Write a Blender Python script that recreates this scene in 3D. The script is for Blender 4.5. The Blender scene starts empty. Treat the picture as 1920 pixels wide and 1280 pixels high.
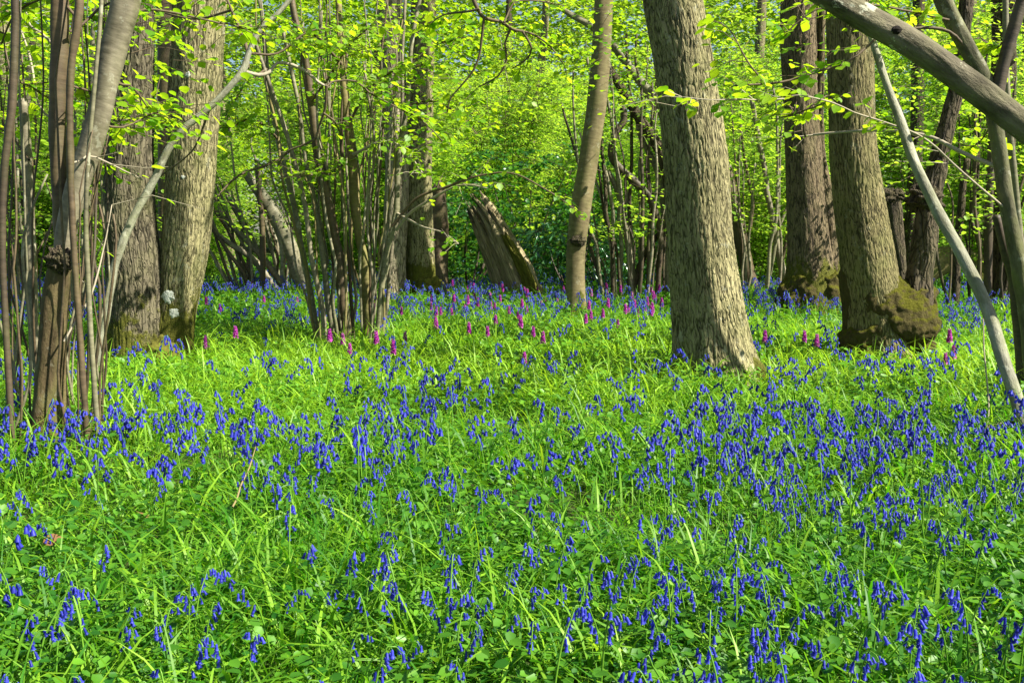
import bpy, math, random
import numpy as np
from mathutils import Vector

# ------------------------------------------------------------------ camera, light, exposure
SC = bpy.context.scene
COL = SC.collection
CH = 1.0                      # eye height of the photographer, crouching in the flowers
F = 1867.0                    # focal length in pixels of the 1920 px wide photograph
TH = math.atan(210 / F)       # tilt down: the horizon lies at row 430
cd = bpy.data.cameras.new('camera')
cam = bpy.data.objects.new('camera', cd); COL.objects.link(cam)
cam.location = (0, 0, CH); cam.rotation_euler = (math.pi / 2 - TH, 0, 0)
cd.sensor_width = 36; cd.lens = 36 * F / 1920; cd.clip_start = 0.05; cd.clip_end = 400
SC.camera = cam

SUN_EL, SUN_AZ = math.radians(45), math.radians(112)     # azimuth clockwise from +Y: from the right, a little behind the camera
sdir = Vector((math.sin(SUN_AZ) * math.cos(SUN_EL), math.cos(SUN_AZ) * math.cos(SUN_EL), math.sin(SUN_EL)))
sl = bpy.data.lights.new('sun', 'SUN'); sl.energy = 5.0; sl.angle = math.radians(0.5); sl.color = (1, .95, .84)
so = bpy.data.objects.new('sun', sl); COL.objects.link(so)
so.rotation_euler = sdir.to_track_quat('Z', 'Y').to_euler(); so.location = (20, -10, 30)
W = bpy.data.worlds.new('World'); SC.world = W; W.use_nodes = True
wn = W.node_tree.nodes; wl = W.node_tree.links
sky = wn.new('ShaderNodeTexSky'); sky.sky_type = 'NISHITA'; sky.sun_disc = False
sky.sun_elevation = SUN_EL; sky.sun_rotation = SUN_AZ
bg = wn['Background']; bg.inputs[1].default_value = 0.052
wl.new(sky.outputs[0], bg.inputs[0])
SC.view_settings.view_transform = 'Standard'; SC.view_settings.look = 'None'
SC.view_settings.exposure = 1.47; SC.view_settings.gamma = 1.0
SC.cycles.max_bounces = 10; SC.cycles.diffuse_bounces = 7; SC.cycles.transmission_bounces = 7
SC.cycles.glossy_bounces = 2; SC.cycles.use_denoising = True
SC.cycles.sample_clamp_indirect = 6

# ------------------------------------------------------------------ helpers
def rng(s): return np.random.default_rng(s)
_cs, _sn = math.cos(TH), math.sin(TH)
def ray(px, py):
    dx, dy = (px - 960) / F, (640 - py) / F
    return np.array([dx, _cs + dy * _sn, -_sn + dy * _cs])
def P(px, py, Y):
    d = ray(px, py); return np.array([0, 0, CH]) + d * (Y / d[1])
def Yof(py, z=0.0):
    d = ray(960, py); return (CH - z) * d[1] / -d[2]
def gz(x, y):
    return 0.035 * np.sin(1.1 * x + .6) * np.sin(.8 * y + .3) + 0.02 * np.sin(2.3 * x - 1.1 * y)

_pr = rng(7); _perm = _pr.permutation(512).astype(np.int64); _perm = np.concatenate([_perm, _perm, _perm])
_grad = _pr.normal(size=(512, 3)); _grad /= np.linalg.norm(_grad, axis=1)[:, None]
def noise(p):
    p = np.asarray(p, float); i = np.floor(p).astype(np.int64); f = p - i; u = f * f * f * (f * (f * 6 - 15) + 10)
    i &= 511; out = 0
    for dx in (0, 1):
        for dy in (0, 1):
            for dz in (0, 1):
                h = _perm[_perm[_perm[(i[:, 0] + dx) & 511] + ((i[:, 1] + dy) & 511)] + ((i[:, 2] + dz) & 511)]
                d = f - np.array([dx, dy, dz])
                w = (u[:, 0] if dx else 1 - u[:, 0]) * (u[:, 1] if dy else 1 - u[:, 1]) * (u[:, 2] if dz else 1 - u[:, 2])
                out = out + w * (_grad[h] * d).sum(1)
    return out * 1.5

class M:
    """collects vertices and faces (numpy) for ONE mesh object"""
    def __init__(s): s.V = []; s.FA = []; s.T = []; s.B = []; s.n = 0
    def add(s, V, faces, mat=0, tint=.5, bk=None):
        V = np.asarray(V, float); n = len(V)
        for f in faces:
            f = np.asarray(f)
            if len(f): s.FA.append((f + s.n, mat))
        s.V.append(V); s.T.append(np.broadcast_to(np.asarray(tint, float), (n,)))
        s.B.append(V if bk is None else bk); s.n += n
        return s
    def build(s, name, mats, parent=None, origin=(0, 0, 0), smooth=True):
        me = bpy.data.meshes.new(name)
        V = np.concatenate(s.V) - np.asarray(origin, float)
        me.vertices.add(len(V)); me.vertices.foreach_set('co', V.astype(np.float32).ravel())
        li = np.concatenate([f.ravel() for f, m in s.FA]).astype(np.int32)
        sz = np.concatenate([np.full(len(f), f.shape[1]) for f, m in s.FA])
        mi = np.concatenate([np.full(len(f), m) for f, m in s.FA]).astype(np.int32)
        st = np.concatenate([[0], np.cumsum(sz)[:-1]]).astype(np.int32)
        me.loops.add(len(li)); me.loops.foreach_set('vertex_index', li)
        me.polygons.add(len(sz)); me.polygons.foreach_set('loop_start', st)
        if isinstance(mats, bpy.types.Material): mats = [mats]
        for m in mats: me.materials.append(m)
        me.polygons.foreach_set('material_index', mi)
        me.polygons.foreach_set('use_smooth', np.full(len(sz), smooth))
        me.update(calc_edges=True)
        a = me.attributes.new('tint', 'FLOAT', 'POINT'); a.data.foreach_set('value', np.concatenate(s.T).astype(np.float32))
        a = me.attributes.new('bk', 'FLOAT_VECTOR', 'POINT'); a.data.foreach_set('vector', np.concatenate(s.B).astype(np.float32).ravel())
        o = bpy.data.objects.new(name, me); COL.objects.link(o)
        if parent is not None: o.parent = parent
        return o

def tag(o, label=None, cat=None, group=None, kind=None):
    if label: o['label'] = label
    if cat: o['category'] = cat
    if group: o['group'] = group
    if kind: o['kind'] = kind
    return o
def thing(name, label, cat, loc=(0, 0, 0), group=None):
    o = bpy.data.objects.new(name, None); COL.objects.link(o); o.location = loc
    o.empty_display_size = .1
    return tag(o, label, cat, group)
def kids(o): return [c for c in KIDS.get(o.name, [])]
KIDS = {}
def copy_tree(src, children, loc, rz=0, sc=1.0):
    r = src.copy(); COL.objects.link(r); r.location = loc; r.rotation_euler = (0, 0, rz); r.scale = (sc, sc, sc)
    for ch, grand in children:
        c = ch.copy(); COL.objects.link(c); c.parent = r
        for g in grand:
            d = g.copy(); COL.objects.link(d); d.parent = c
    return r

def spline(pts, rad, step):
    """Catmull-Rom through the points, resampled every step"""
    pts = np.asarray(pts, float); rad = np.asarray(rad, float)
    q = np.column_stack([pts, rad]); q = np.vstack([2 * q[0] - q[1], q, 2 * q[-1] - q[-2]])
    out = []
    for i in range(1, len(q) - 2):
        L = np.linalg.norm(q[i + 1, :3] - q[i, :3]); n = max(1, int(math.ceil(L / step)))
        t = np.linspace(0, 1, n, endpoint=False)[:, None]
        a, b, c, d = q[i - 1], q[i], q[i + 1], q[i + 2]
        out.append(.5 * (2 * b + (c - a) * t + (2 * a - 5 * b + 4 * c - d) * t * t + (3 * b - a - 3 * c + d) * t ** 3))
    out = np.vstack(out + [q[-2][None]])
    return out[:, :3], np.maximum(out[:, 3], 1e-4)
def frames(C):
    T = np.gradient(C, axis=0); T /= np.linalg.norm(T, axis=1)[:, None] + 1e-12
    U = np.zeros_like(T); ref = np.array([0, 1., 0]) if abs(T[0, 1]) < .9 else np.array([1., 0, 0])
    u = np.cross(ref, T[0]); u /= np.linalg.norm(u)
    for i in range(len(T)):
        u = u - T[i] * (u @ T[i]); u /= np.linalg.norm(u); U[i] = u
    return T, U, np.cross(T, U)
def tube(m, pts, rad, n=10, step=.08, seed=0, lump=.06, furrow=0.0, fsc=.035, flare=0.0, mat=0, broken=0.0, bend=0.0, cap0=False):
    r = rng(seed)
    C, R = spline(pts, rad, step)
    if bend:
        k = len(C); w = np.linspace(0, 1, k)
        for ax in range(3):
            C[:, ax] += bend * np.interp(np.linspace(0, max(3, k * step * 2.2), k), np.arange(200), r.normal(size=200) * .5) * np.minimum(1, w * 5)
    T, U, B = frames(C); k = len(C)
    v = np.concatenate([[0], np.cumsum(np.linalg.norm(np.diff(C, axis=0), axis=1))])
    a = np.linspace(0, 2 * np.pi, n, endpoint=False)
    A, Vv = np.meshgrid(a, v); RR = np.repeat(R[:, None], n, 1)
    bk = np.stack([np.cos(A) * RR.mean(), np.sin(A) * RR.mean(), Vv], -1).reshape(-1, 3) + seed * 3.17
    rr = RR.copy()
    if lump:
        rm = R.mean()
        q = np.stack([np.cos(A) * 1.1, np.sin(A) * 1.1, Vv / (rm * 5)], -1).reshape(-1, 3) + seed * 1.7
        rr *= 1 + lump * noise(q).reshape(k, n) * 1.6
    if flare:
        lob = sum(np.clip(np.cos((A - r.uniform(0, 6.28)) * 1.0), 0, 1) ** 6 * r.uniform(.6, 1.2) for _ in range(5))
        rr += RR * flare * np.exp(-Vv / (R.mean() * .9)) * (.35 + lob)
    if furrow:
        q = np.stack([np.cos(A) * RR / fsc, np.sin(A) * RR / fsc, Vv / (fsc * 6)], -1).reshape(-1, 3)
        w1 = noise(q * .6 + 9.1)[:, None] * .9
        f1 = np.abs(noise(q + w1)); f2 = np.abs(noise(q * 1.9 + w1 + 31.))
        h = np.clip(f1 / .22, 0, 1) * .75 + np.clip(f2 / .25, 0, 1) * .35
        rr += furrow * (h.reshape(k, n) - .8)
    if broken:
        e = r.uniform(0, 1, n); e = (e + np.roll(e, 1) * .7) / 1.7
        top = Vv[-1, 0]
        V = (C[:, None] + rr[..., None] * (np.cos(A)[..., None] * U[:, None] + np.sin(A)[..., None] * B[:, None]))
        wgt = np.clip((Vv - top * .6) / (top * .4), 0, 1)[..., None]
        V = V + T[:, None] * wgt * (e[None, :, None] - .5) * broken
        V = V.reshape(-1, 3)
    else:
        V = (C[:, None] + rr[..., None] * (np.cos(A)[..., None] * U[:, None] + np.sin(A)[..., None] * B[:, None])).reshape(-1, 3)
    i = np.arange(k - 1)[:, None] * n; j = np.arange(n)[None]; j2 = (j + 1) % n
    q = np.stack([i + j, i + j2, i + n + j2, i + n + j], -1).reshape(-1, 4)
    cp = C[-1] - (T[-1] * R[-1] * .8 if broken else -T[-1] * R[-1] * .25)
    V = np.vstack([V, cp[None]]); bk = np.vstack([bk, bk[-1:] + .01])
    cap = np.stack([(k - 1) * n + j[0], (k - 1) * n + j2[0], np.full(n, k * n)], -1)
    if cap0:
        V = np.vstack([V, C[:1]]); bk = np.vstack([bk, bk[:1]]); cap = np.vstack([cap, np.stack([j2[0], j[0], np.full(n, k * n + 1)], -1)])
    m.add(V, [q, cap], mat, r.uniform(0, 1), bk)
    return C, R
def stemP(path, Y, ground=True, dY=None):
    """pixel path (px, py, width px) at depth Y -> points, radii"""
    pts, rad = [], []
    for k, (px, py, w) in enumerate(path):
        y = Y + (0 if dY is None else dY * k / (len(path) - 1))
        p = P(px, py, y)
        if k == 0 and ground: p[2] = gz(p[0], p[1]) - .06
        pts.append(p); rad.append(w * y / F / 2)
    return pts, rad
def extend(pts, rad, H, taper=.5, jitter=.1, seed=0):
    r = rng(seed); p = np.array(pts[-1]); d = p - np.array(pts[-2]); d /= np.linalg.norm(d); d = d * .5 + np.array([0, 0, .5]); d /= d[2]
    n = max(2, int((H - p[2]) / 1.5)); z0 = p[2]; r0 = rad[-1]
    for i in range(1, n + 1):
        f = i / n; q = p + d * (H - z0) * f; q[:2] += r.normal(size=2) * jitter
        pts.append(q); rad.append(r0 * (1 - (1 - taper) * f))
    return pts, rad

# leaves -----------------------------------------------------------
_t = np.array([0, .12, .32, .55, .78, 1.0]); _w = np.array([0, .24, .40, .42, .26, 0])
def _leaf_hi():
    V = []; 
    for t, w in zip(_t, _w): V += [(t, 0, -.10 * t * t + 0.0), (t, w, .07 * (w > 0) - .12 * t * t), (t, -w, .07 * (w > 0) - .12 * t * t)]
    Fq, Ft = [], []
    for i in range(5):
        a, b = 3 * i, 3 * i + 3
        if i == 0: Ft += [(a, b, b + 1), (a, b + 2, b)]
        elif i == 4: Ft += [(a, b, a + 1), (a, a + 2, b)]
        else: Fq += [(a, b, b + 1, a + 1), (a, a + 2, b + 2, b)]
    return np.array(V, float), [np.array(Fq), np.array(Ft)]
LEAF_HI = _leaf_hi()
LEAF_MID = (np.array([(0, 0, 0), (.3, .36, .06), (.72, .30, .03), (1, 0, -.10), (.72, -.30, .03), (.3, -.36, .06)], float), [np.array([(0, 3, 2, 1), (0, 5, 4, 3)])])
LEAF_LO = (np.array([(0, 0, 0), (.45, .36, .06), (1, 0, -.05), (.45, -.36, .06)], float), [np.array([(0, 2, 1), (0, 3, 2)])])
LEAF_LONG = (np.array([(0, 0, 0), (.3, .10, .02), (.7, .11, .0), (1, 0, -.12), (.7, -.11, .0), (.3, -.10, .02)], float), [np.array([(0, 3, 2, 1), (0, 5, 4, 3)])])
def leaves(m, C, yaw, pitch, roll, size, templ, mat=0, tint=None):
    n = len(C)
    if n == 0: return
    V, Fs = templ
    d = np.stack([np.cos(yaw) * np.cos(pitch), np.sin(yaw) * np.cos(pitch), np.sin(pitch)], -1)
    s0 = np.stack([-np.sin(yaw), np.cos(yaw), np.zeros(n)], -1); u0 = np.cross(d, s0)
    s = s0 * np.cos(roll)[:, None] + u0 * np.sin(roll)[:, None]; u = np.cross(d, s)
    size = np.broadcast_to(size, (n,))
    out = C[:, None] + size[:, None, None] * (V[None, :, :1] * d[:, None] + V[None, :, 1:2] * s[:, None] + V[None, :, 2:] * u[:, None])
    k = len(V); off = np.arange(n)[:, None, None] * k
    fs = [(f[None] + off).reshape(-1, f.shape[1]) for f in Fs if len(f)]
    t = np.repeat(tint if tint is not None else np.full(n, .5), k)
    m.add(out.reshape(-1, 3), fs, mat, t)
def prisms(m, A, B, ra, rb, mat=0, tint=.3):
    """many thin three-sided twigs from A to B"""
    n = len(A)
    if n == 0: return
    d = B - A; d /= np.linalg.norm(d, axis=1)[:, None] + 1e-9
    ref = np.where(np.abs(d[:, 2:]) < .9, np.array([[0, 0, 1.]]), np.array([[1., 0, 0]]))
    u = np.cross(d, ref); u /= np.linalg.norm(u, axis=1)[:, None]; w = np.cross(d, u)
    V = np.zeros((n, 6, 3))
    for k in range(3):
        o = math.cos(k * 2.094) * u + math.sin(k * 2.094) * w
        V[:, k] = A + o * np.reshape(ra, (-1, 1)); V[:, 3 + k] = B + o * np.reshape(rb, (-1, 1))
    f = np.array([(0, 1, 4, 3), (1, 2, 5, 4), (2, 0, 3, 5)])
    m.add(V.reshape(-1, 3), [(f[None] + np.arange(n)[:, None, None] * 6).reshape(-1, 4)], mat, tint)
def sprays(m, O, az, L, el, nl, size, r, templ, droop=.25, lat=.26, mleaf=0, mtwig=1, twig=True, tilt=.24):
    """n flat sprays of nl leaves each on a thin twig starting at O"""
    n = len(O); h = np.stack([np.cos(az), np.sin(az), np.zeros(n)], -1); sd = np.stack([-np.sin(az), np.cos(az), np.zeros(n)], -1)
    def along(s): return O[:, None] + h[:, None] * (L[:, None] * s * np.cos(el)[:, None])[..., None] + np.array([0, 0, 1.]) * (L[:, None] * s * np.sin(el)[:, None] - droop * L[:, None] * s * s)[..., None]
    s = np.clip((np.arange(nl) + r.uniform(0, 1, (n, nl))) / nl * .9 + .1, 0, 1)
    off = r.uniform(-1, 1, (n, nl)); C = along(s) + sd[:, None] * (off * lat * L[:, None] * (1 - .5 * s))[..., None]
    C[..., 2] += r.normal(size=(n, nl)) * .035 * L[:, None]
    yaw = az[:, None] + np.sign(off) * r.uniform(.3, 1.2, (n, nl))
    N = n * nl
    t = np.clip(r.uniform(0, 1, (n, 1)) * .5 + r.uniform(0, 1, (n, nl)) * .5, 0, 1).ravel()
    leaves(m, C.reshape(-1, 3), yaw.ravel(), r.normal(-.25, tilt, N), r.normal(0, tilt * 1.2, N), size * r.uniform(.6, 1.25, N), templ, mleaf, t)
    if twig:
        ss = [0, .35, .7, 1.]
        pts = [along(np.full((n, 1), q))[:, 0] for q in ss]
        w = .004 * L / .8
        for k in range(3): prisms(m, pts[k], pts[k + 1], w * (1 - .28 * k), w * (.72 - .28 * k), mtwig)

# ------------------------------------------------------------------ materials
class N:
    def __init__(s, name):
        s.m = bpy.data.materials.new(name); s.m.use_nodes = True; s.t = s.m.node_tree; s.t.nodes.clear()
        s.out = s('ShaderNodeOutputMaterial')
    def __call__(s, t, **kw):
        n = s.t.nodes.new(t)
        for k, v in kw.items(): setattr(n, k, v)
        return n
    def l(s, a, b): s.t.links.new(a, b)
    def attr(s, name): return s('ShaderNodeAttribute', attribute_name=name)
    def noise(s, vec, scale=(1, 1, 1), sc=5, det=4, rough=.6, dist=0):
        mp = s('ShaderNodeMapping'); mp.inputs['Scale'].default_value = scale; s.l(vec, mp.inputs[0])
        n = s('ShaderNodeTexNoise'); n.inputs['Scale'].default_value = sc; n.inputs['Detail'].default_value = det
        n.inputs['Roughness'].default_value = rough; n.inputs['Distortion'].default_value = dist; s.l(mp.outputs[0], n.inputs['Vector'])
        return n.outputs[0]
    def ramp(s, fac, stops):
        r = s('ShaderNodeValToRGB'); e = r.color_ramp.elements
        while len(e) < len(stops): e.new(.5)
        for q, (p, c) in zip(e, stops): q.position = p; q.color = (*c, 1) if len(c) == 3 else c
        s.l(fac, r.inputs[0]); return r.outputs[0]
    def mix(s, fac, a, b, mode='MIX'):
        n = s('ShaderNodeMix', data_type='RGBA', blend_type=mode)
        for sock, val in ((n.inputs[0], fac), (n.inputs[6], a), (n.inputs[7], b)):
            if hasattr(val, 'links'): s.l(val, sock)
            else: sock.default_value = (*val, 1) if isinstance(val, tuple) else val
        return n.outputs[2]
    def math(s, op, a, b=0.0, clamp=False):
        n = s('ShaderNodeMath', operation=op, use_clamp=clamp)
        for sock, val in ((n.inputs[0], a), (n.inputs[1], b)):
            if hasattr(val, 'links'): s.l(val, sock)
            else: sock.default_value = val
        return n.outputs[0]
    def bump(s, h, strength=.5, dist=.01, prev=None):
        b = s('ShaderNodeBump'); b.inputs['Strength'].default_value = strength; b.inputs['Distance'].default_value = dist
        s.l(h, b.inputs['Height'])
        if prev is not None: s.l(prev, b.inputs['Normal'])
        return b.outputs[0]
    def surf(s, col, rough=.8, spec=.3, nrm=None):
        p = s('ShaderNodeBsdfPrincipled'); p.inputs['Roughness'].default_value = rough; p.inputs['Specular IOR Level'].default_value = spec
        if hasattr(col, 'links'): s.l(col, p.inputs['Base Color'])
        else: p.inputs['Base Color'].default_value = (*col, 1)
        if nrm is not None: s.l(nrm, p.inputs['Normal'])
        return p.outputs[0]
    def done(s, sh): s.l(sh, s.out.inputs[0]); return s.m
def leafmat(name, a, b, ta, tb, trans=.45, rough=.45, spec=.35, orand=.25):
    n = N(name); t = n.attr('tint').outputs['Fac']; oi = n('ShaderNodeObjectInfo').outputs['Random']
    f = n.math('ADD', t, n.math('MULTIPLY', n.math('SUBTRACT', oi, .5), orand), True)
    col = n.mix(f, a, b); tc = n.mix(f, ta, tb)
    p = n.surf(col, rough, spec); tr = n('ShaderNodeBsdfTranslucent'); n.l(tc, tr.inputs[0])
    mx = n('ShaderNodeMixShader'); mx.inputs[0].default_value = trans; n.l(p, mx.inputs[1]); n.l(tr.outputs[0], mx.inputs[2])
    return n.done(mx.outputs[0])
def barkmat(name, dark, light, kind='furrow', sc=1.0, moss=0.0, algae=.3, lichen=0.0, rough=.85, bs=.7, spec=.2):
    n = N(name); bk = n.attr('bk').outputs['Vector']; pos = n('ShaderNodeTexCoord').outputs['Object']
    big = n.noise(bk, (1, 1, .5), 5 * sc, 4, .6); fine = n.noise(bk, (1, 1, .45), 70 * sc, 5, .7)
    if kind == 'furrow':
        rd = n.noise(bk, (1, 1, .15), 34 * sc, 2.2, .55, .3); rd2 = n.noise(bk, (1, 1, .2), 62 * sc, 2, .5, .3)
        d1 = n.math('ABSOLUTE', n.math('SUBTRACT', rd, .5)); d2 = n.math('ABSOLUTE', n.math('SUBTRACT', rd2, .5))
        dd = n.math('MINIMUM', d1, n.math('ADD', n.math('MULTIPLY', d2, 1.3), .012))
        h = n.ramp(dd, [(0.0, (0, 0, 0)), (.075, (1, 1, 1))])
        hh = n.math('ADD', n.math('MULTIPLY', h, .8), n.math('MULTIPLY', fine, .5))
        nrm = n.bump(hh, bs, .022 / sc)
        col = n.mix(n.math('SUBTRACT', n.math('ADD', n.math('MULTIPLY', big, .8), n.math('MULTIPLY', fine, .7)), .25, True), dark, light)
        col = n.mix(n.ramp(dd, [(.008, (0, 0, 0)), (.048, (1, 1, 1))]), tuple(c * .42 for c in dark), col)
    elif kind == 'smooth':
        band = n.noise(bk, (1, 1, 3.2), 15 * sc, 4, .65); bl = n.noise(bk, (1, 1, .25), 9 * sc, 3)
        f = n.math('ADD', n.math('MULTIPLY', band, .75), n.math('MULTIPLY', bl, .65)); f = n.math('SUBTRACT', n.math('MULTIPLY', f, 2.1), .95, True)
        col = n.mix(f, dark, light); nrm = n.bump(n.math('ADD', band, n.math('MULTIPLY', fine, .4)), bs * .6, .006)
    elif kind == 'blotch':
        b1 = n.noise(bk, (1, 1, .35), 13 * sc, 5, .7); st = n.noise(bk, (1, 1, .12), 40 * sc, 4, .6)
        f = n.math('SUBTRACT', n.math('ADD', n.math('MULTIPLY', b1, 2.2), n.math('MULTIPLY', st, .7)), .95, True)
        col = n.mix(f, dark, light); nrm = n.bump(n.math('ADD', b1, n.math('MULTIPLY', fine, .6)), bs, .012)
    else:   # torn dead wood, long fibres
        fib = n.noise(bk, (1, 1, .06), 60 * sc, 5, .65, 1.0)
        col = n.mix(n.ramp(fib, [(.35, (0, 0, 0)), (.65, (1, 1, 1))]), dark, light); nrm = n.bump(fib, 1.0, .03)
    if algae:
        g = n.ramp(n.noise(bk, (1, 1, .6), 7 * sc, 5, .65), [(.45, (0, 0, 0)), (.7, (1, 1, 1))])
        col = n.mix(n.math('MULTIPLY', g, algae), col, (.13, .15, .035))
    if lichen:
        g = n.ramp(n.noise(bk, (1, 1, .8), 13 * sc, 5, .7), [(.60, (0, 0, 0)), (.64, (1, 1, 1))])
        col = n.mix(n.math('MULTIPLY', g, lichen), col, (.42, .42, .31))
    if moss:
        sx = n('ShaderNodeSeparateXYZ'); n.l(pos, sx.inputs[0])
        mn = n.noise(bk, (1, 1, .5), 9, 5, .7)
        f = n.math('ADD', n.math('SUBTRACT', moss, sx.outputs[2]), n.math('MULTIPLY', n.math('SUBTRACT', mn, .5), 1.3))
        f = n.math('MULTIPLY', f, 9, True)
        mc = n.mix(n.noise(bk, (1, 1, 1), 55, 4, .7), (.045, .05, .006), (.17, .17, .02))
        col = n.mix(f, col, mc)
        nrm = n.bump(n.math('MULTIPLY', n.noise(bk, (1, 1, 1), 90, 5, .75), f), .9, .02, nrm)
    return n.done(n.surf(col, rough, spec, nrm))
def simplemat(name, a, b, sc=30, rough=.7, bs=.4):
    n = N(name); g = n('ShaderNodeTexCoord').outputs['Object']; f = n.noise(g, (1, 1, 1), sc, 5, .65)
    return n.done(n.surf(n.mix(f, a, b), rough, .25, n.bump(f, bs, .01)))

B_ASH = barkmat('ash bark', (.115, .10, .044), (.42, .375, .195), 'furrow', 1.0, 0, .25, .35)
B_ASHM = barkmat('ash bark with mossy foot', (.115, .10, .044), (.42, .375, .195), 'furrow', 1.0, .52, .35, .3)
B_DARK = barkmat('dark bark', (.032, .025, .015), (.135, .105, .065), 'furrow', .8, 0, .2)
B_DARKM = barkmat('dark bark with mossy foot', (.07, .053, .03), (.25, .19, .11), 'furrow', .8, .62, .2)
B_BURL = barkmat('burl bark', (.035, .027, .012), (.13, .11, .035), 'furrow', .7, .0, .8)
B_HAZ = barkmat('hazel bark', (.055, .045, .025), (.29, .255, .17), 'smooth', 1.0, 0, .2, .35, .6, .5, .35)
B_HAZB = barkmat('brown hazel bark', (.032, .022, .011), (.135, .095, .05), 'smooth', 1.0, 0, .25, 0, .6, .5, .35)
B_HAZD = barkmat('dark hazel bark', (.022, .016, .010), (.09, .065, .038), 'smooth', 1.0, 0, .2, 0, .6, .5, .35)
B_HAZG = barkmat('green grey hazel bark', (.055, .05, .025), (.26, .24, .15), 'smooth', .8, 0, .35, .5, .6, .5, .3)
B_MOSS = barkmat('mossy bark', (.09, .075, .03), (.26, .21, .09), 'smooth', .9, .0, .9, 0, .85, .8)
def burlmat():
    n = N('mossy burl'); pos = n('ShaderNodeTexCoord').outputs['Object']; g = n('ShaderNodeNewGeometry'); sx = n('ShaderNodeSeparateXYZ'); n.l(g.outputs['Normal'], sx.inputs[0])
    a = n.noise(pos, (1, 1, 1), 9, 6, .75); b = n.noise(pos, (1, 1, 1), 60, 5, .75); c = n.noise(pos, (1, 1, .4), 30, 4, .7)
    f = n.math('MULTIPLY', n.math('ADD', n.math('ADD', sx.outputs[2], -.30), n.math('MULTIPLY', n.math('SUBTRACT', a, .5), 2.6)), 3.5, True)
    col = n.mix(f, n.mix(c, (.022, .018, .007), (.15, .125, .045)), n.mix(b, (.028, .032, .004), (.16, .155, .016)))
    return n.done(n.surf(col, .95, .1, n.bump(n.math('ADD', b, c), 1.0, .03)))
B_MBURL = burlmat()
B_DEAD = barkmat('dead wood', (.12, .092, .05), (.42, .34, .2), 'dead', 1.0, .15, .35)
B_POLE = barkmat('pale pole bark', (.09, .085, .05), (.37, .365, .27), 'blotch', 1.3, 0, .5, .6, .7, .7, .2)
MOSS = simplemat('moss', (.03, .033, .004), (.15, .14, .016), 45, .95, .9)
LICHEN = simplemat('white lichen', (.32, .34, .28), (.58, .60, .52), 120, .9, .6)
TWIG = simplemat('twig bark', (.05, .035, .02), (.16, .12, .07), 40, .7, .3)
STRAW = simplemat('straw', (.14, .11, .045), (.27, .22, .09), 40, .8, .3)
TWIGP = simplemat('pale twig bark', (.2, .17, .11), (.42, .37, .27), 40, .7, .3)
L_FRESH = leafmat('fresh hazel leaf', (.07, .22, .008), (.24, .40, .015), (.26, .55, .008), (.60, .78, .02), .55)
L_MID = leafmat('hazel leaf', (.09, .23, .014), (.25, .42, .035), (.28, .58, .015), (.56, .77, .05), .55, .42, .4, .5)
L_FAR = leafmat('woodland leaf', (.09, .22, .012), (.24, .40, .025), (.26, .5, .012), (.6, .76, .03), .5, .5, .3)
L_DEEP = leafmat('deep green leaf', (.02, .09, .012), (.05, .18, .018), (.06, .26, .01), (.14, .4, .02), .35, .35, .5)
L_RHODO = leafmat('rhododendron leaf', (.02, .09, .03), (.05, .17, .05), (.05, .2, .03), (.1, .3, .05), .15, .25, .6)
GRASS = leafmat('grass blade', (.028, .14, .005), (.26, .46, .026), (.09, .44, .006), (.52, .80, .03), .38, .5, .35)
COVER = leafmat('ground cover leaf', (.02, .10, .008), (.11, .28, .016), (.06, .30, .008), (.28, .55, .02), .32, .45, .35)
FSTEM = leafmat('flower stem', (.06, .20, .012), (.16, .34, .03), (.1, .3, .01), (.2, .45, .03), .2, .4, .4)
BLUE = leafmat('bluebell petal', (.010, .017, .20), (.058, .068, .54), (.015, .025, .5), (.10, .11, .85), .35, .45, .3, .3)
PURPLE = leafmat('orchid petal', (.26, .018, .24), (.56, .08, .48), (.5, .03, .45), (.8, .12, .7), .35, .5, .3, .4)
DRY = simplemat('dry leaf', (.10, .05, .02), (.24, .13, .05), 40, .8, .5)

# ------------------------------------------------------------------ ground
def ground():
    n = N('woodland soil'); g = n('ShaderNodeTexCoord').outputs['Object']
    f = n.noise(g, (1, 1, 1), 1.5, 6, .7); f2 = n.noise(g, (1, 1, 1), 26, 5, .7)
    col = n.mix(n.ramp(f, [(.35, (0, 0, 0)), (.65, (1, 1, 1))]), (.025, .05, .010), (.05, .085, .016))
    col = n.mix(n.ramp(f2, [(.5, (0, 0, 0)), (.75, (1, 1, 1))]), col, (.085, .065, .03))
    mat = n.done(n.surf(col, .95, .1, n.bump(f2, .8, .03)))
    xs = np.concatenate([np.linspace(-150, -14, 18)[:-1], np.linspace(-14, 14, 141), np.linspace(14, 150, 18)[1:]])
    ys = np.concatenate([np.linspace(-60, -4, 9)[:-1], np.linspace(-4, 24, 141), np.linspace(24, 260, 20)[1:]])
    X, Y = np.meshgrid(xs, ys); Z = gz(X, Y) * np.clip((60 - np.abs(Y)) / 40, 0, 1)
    nx = len(xs); i = np.arange(len(ys) - 1)[:, None] * nx; j = np.arange(nx - 1)[None]
    q = np.stack([i + j, i + j + 1, i + nx + j + 1, i + nx + j], -1).reshape(-1, 4)
    m = M(); m.add(np.stack([X, Y, Z], -1).reshape(-1, 3), [q])
    tag(m.build('ground', mat), 'soil of the woodland floor under grass and bluebells', 'ground', kind='structure')
ground()

TRUNKS = []          # (x, y, r) footprints, kept clear of flowers
def root_at(px, Y):
    x = (px - 960) / F * Y; z = float(gz(x, Y)); return np.array([x, Y, z])

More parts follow.
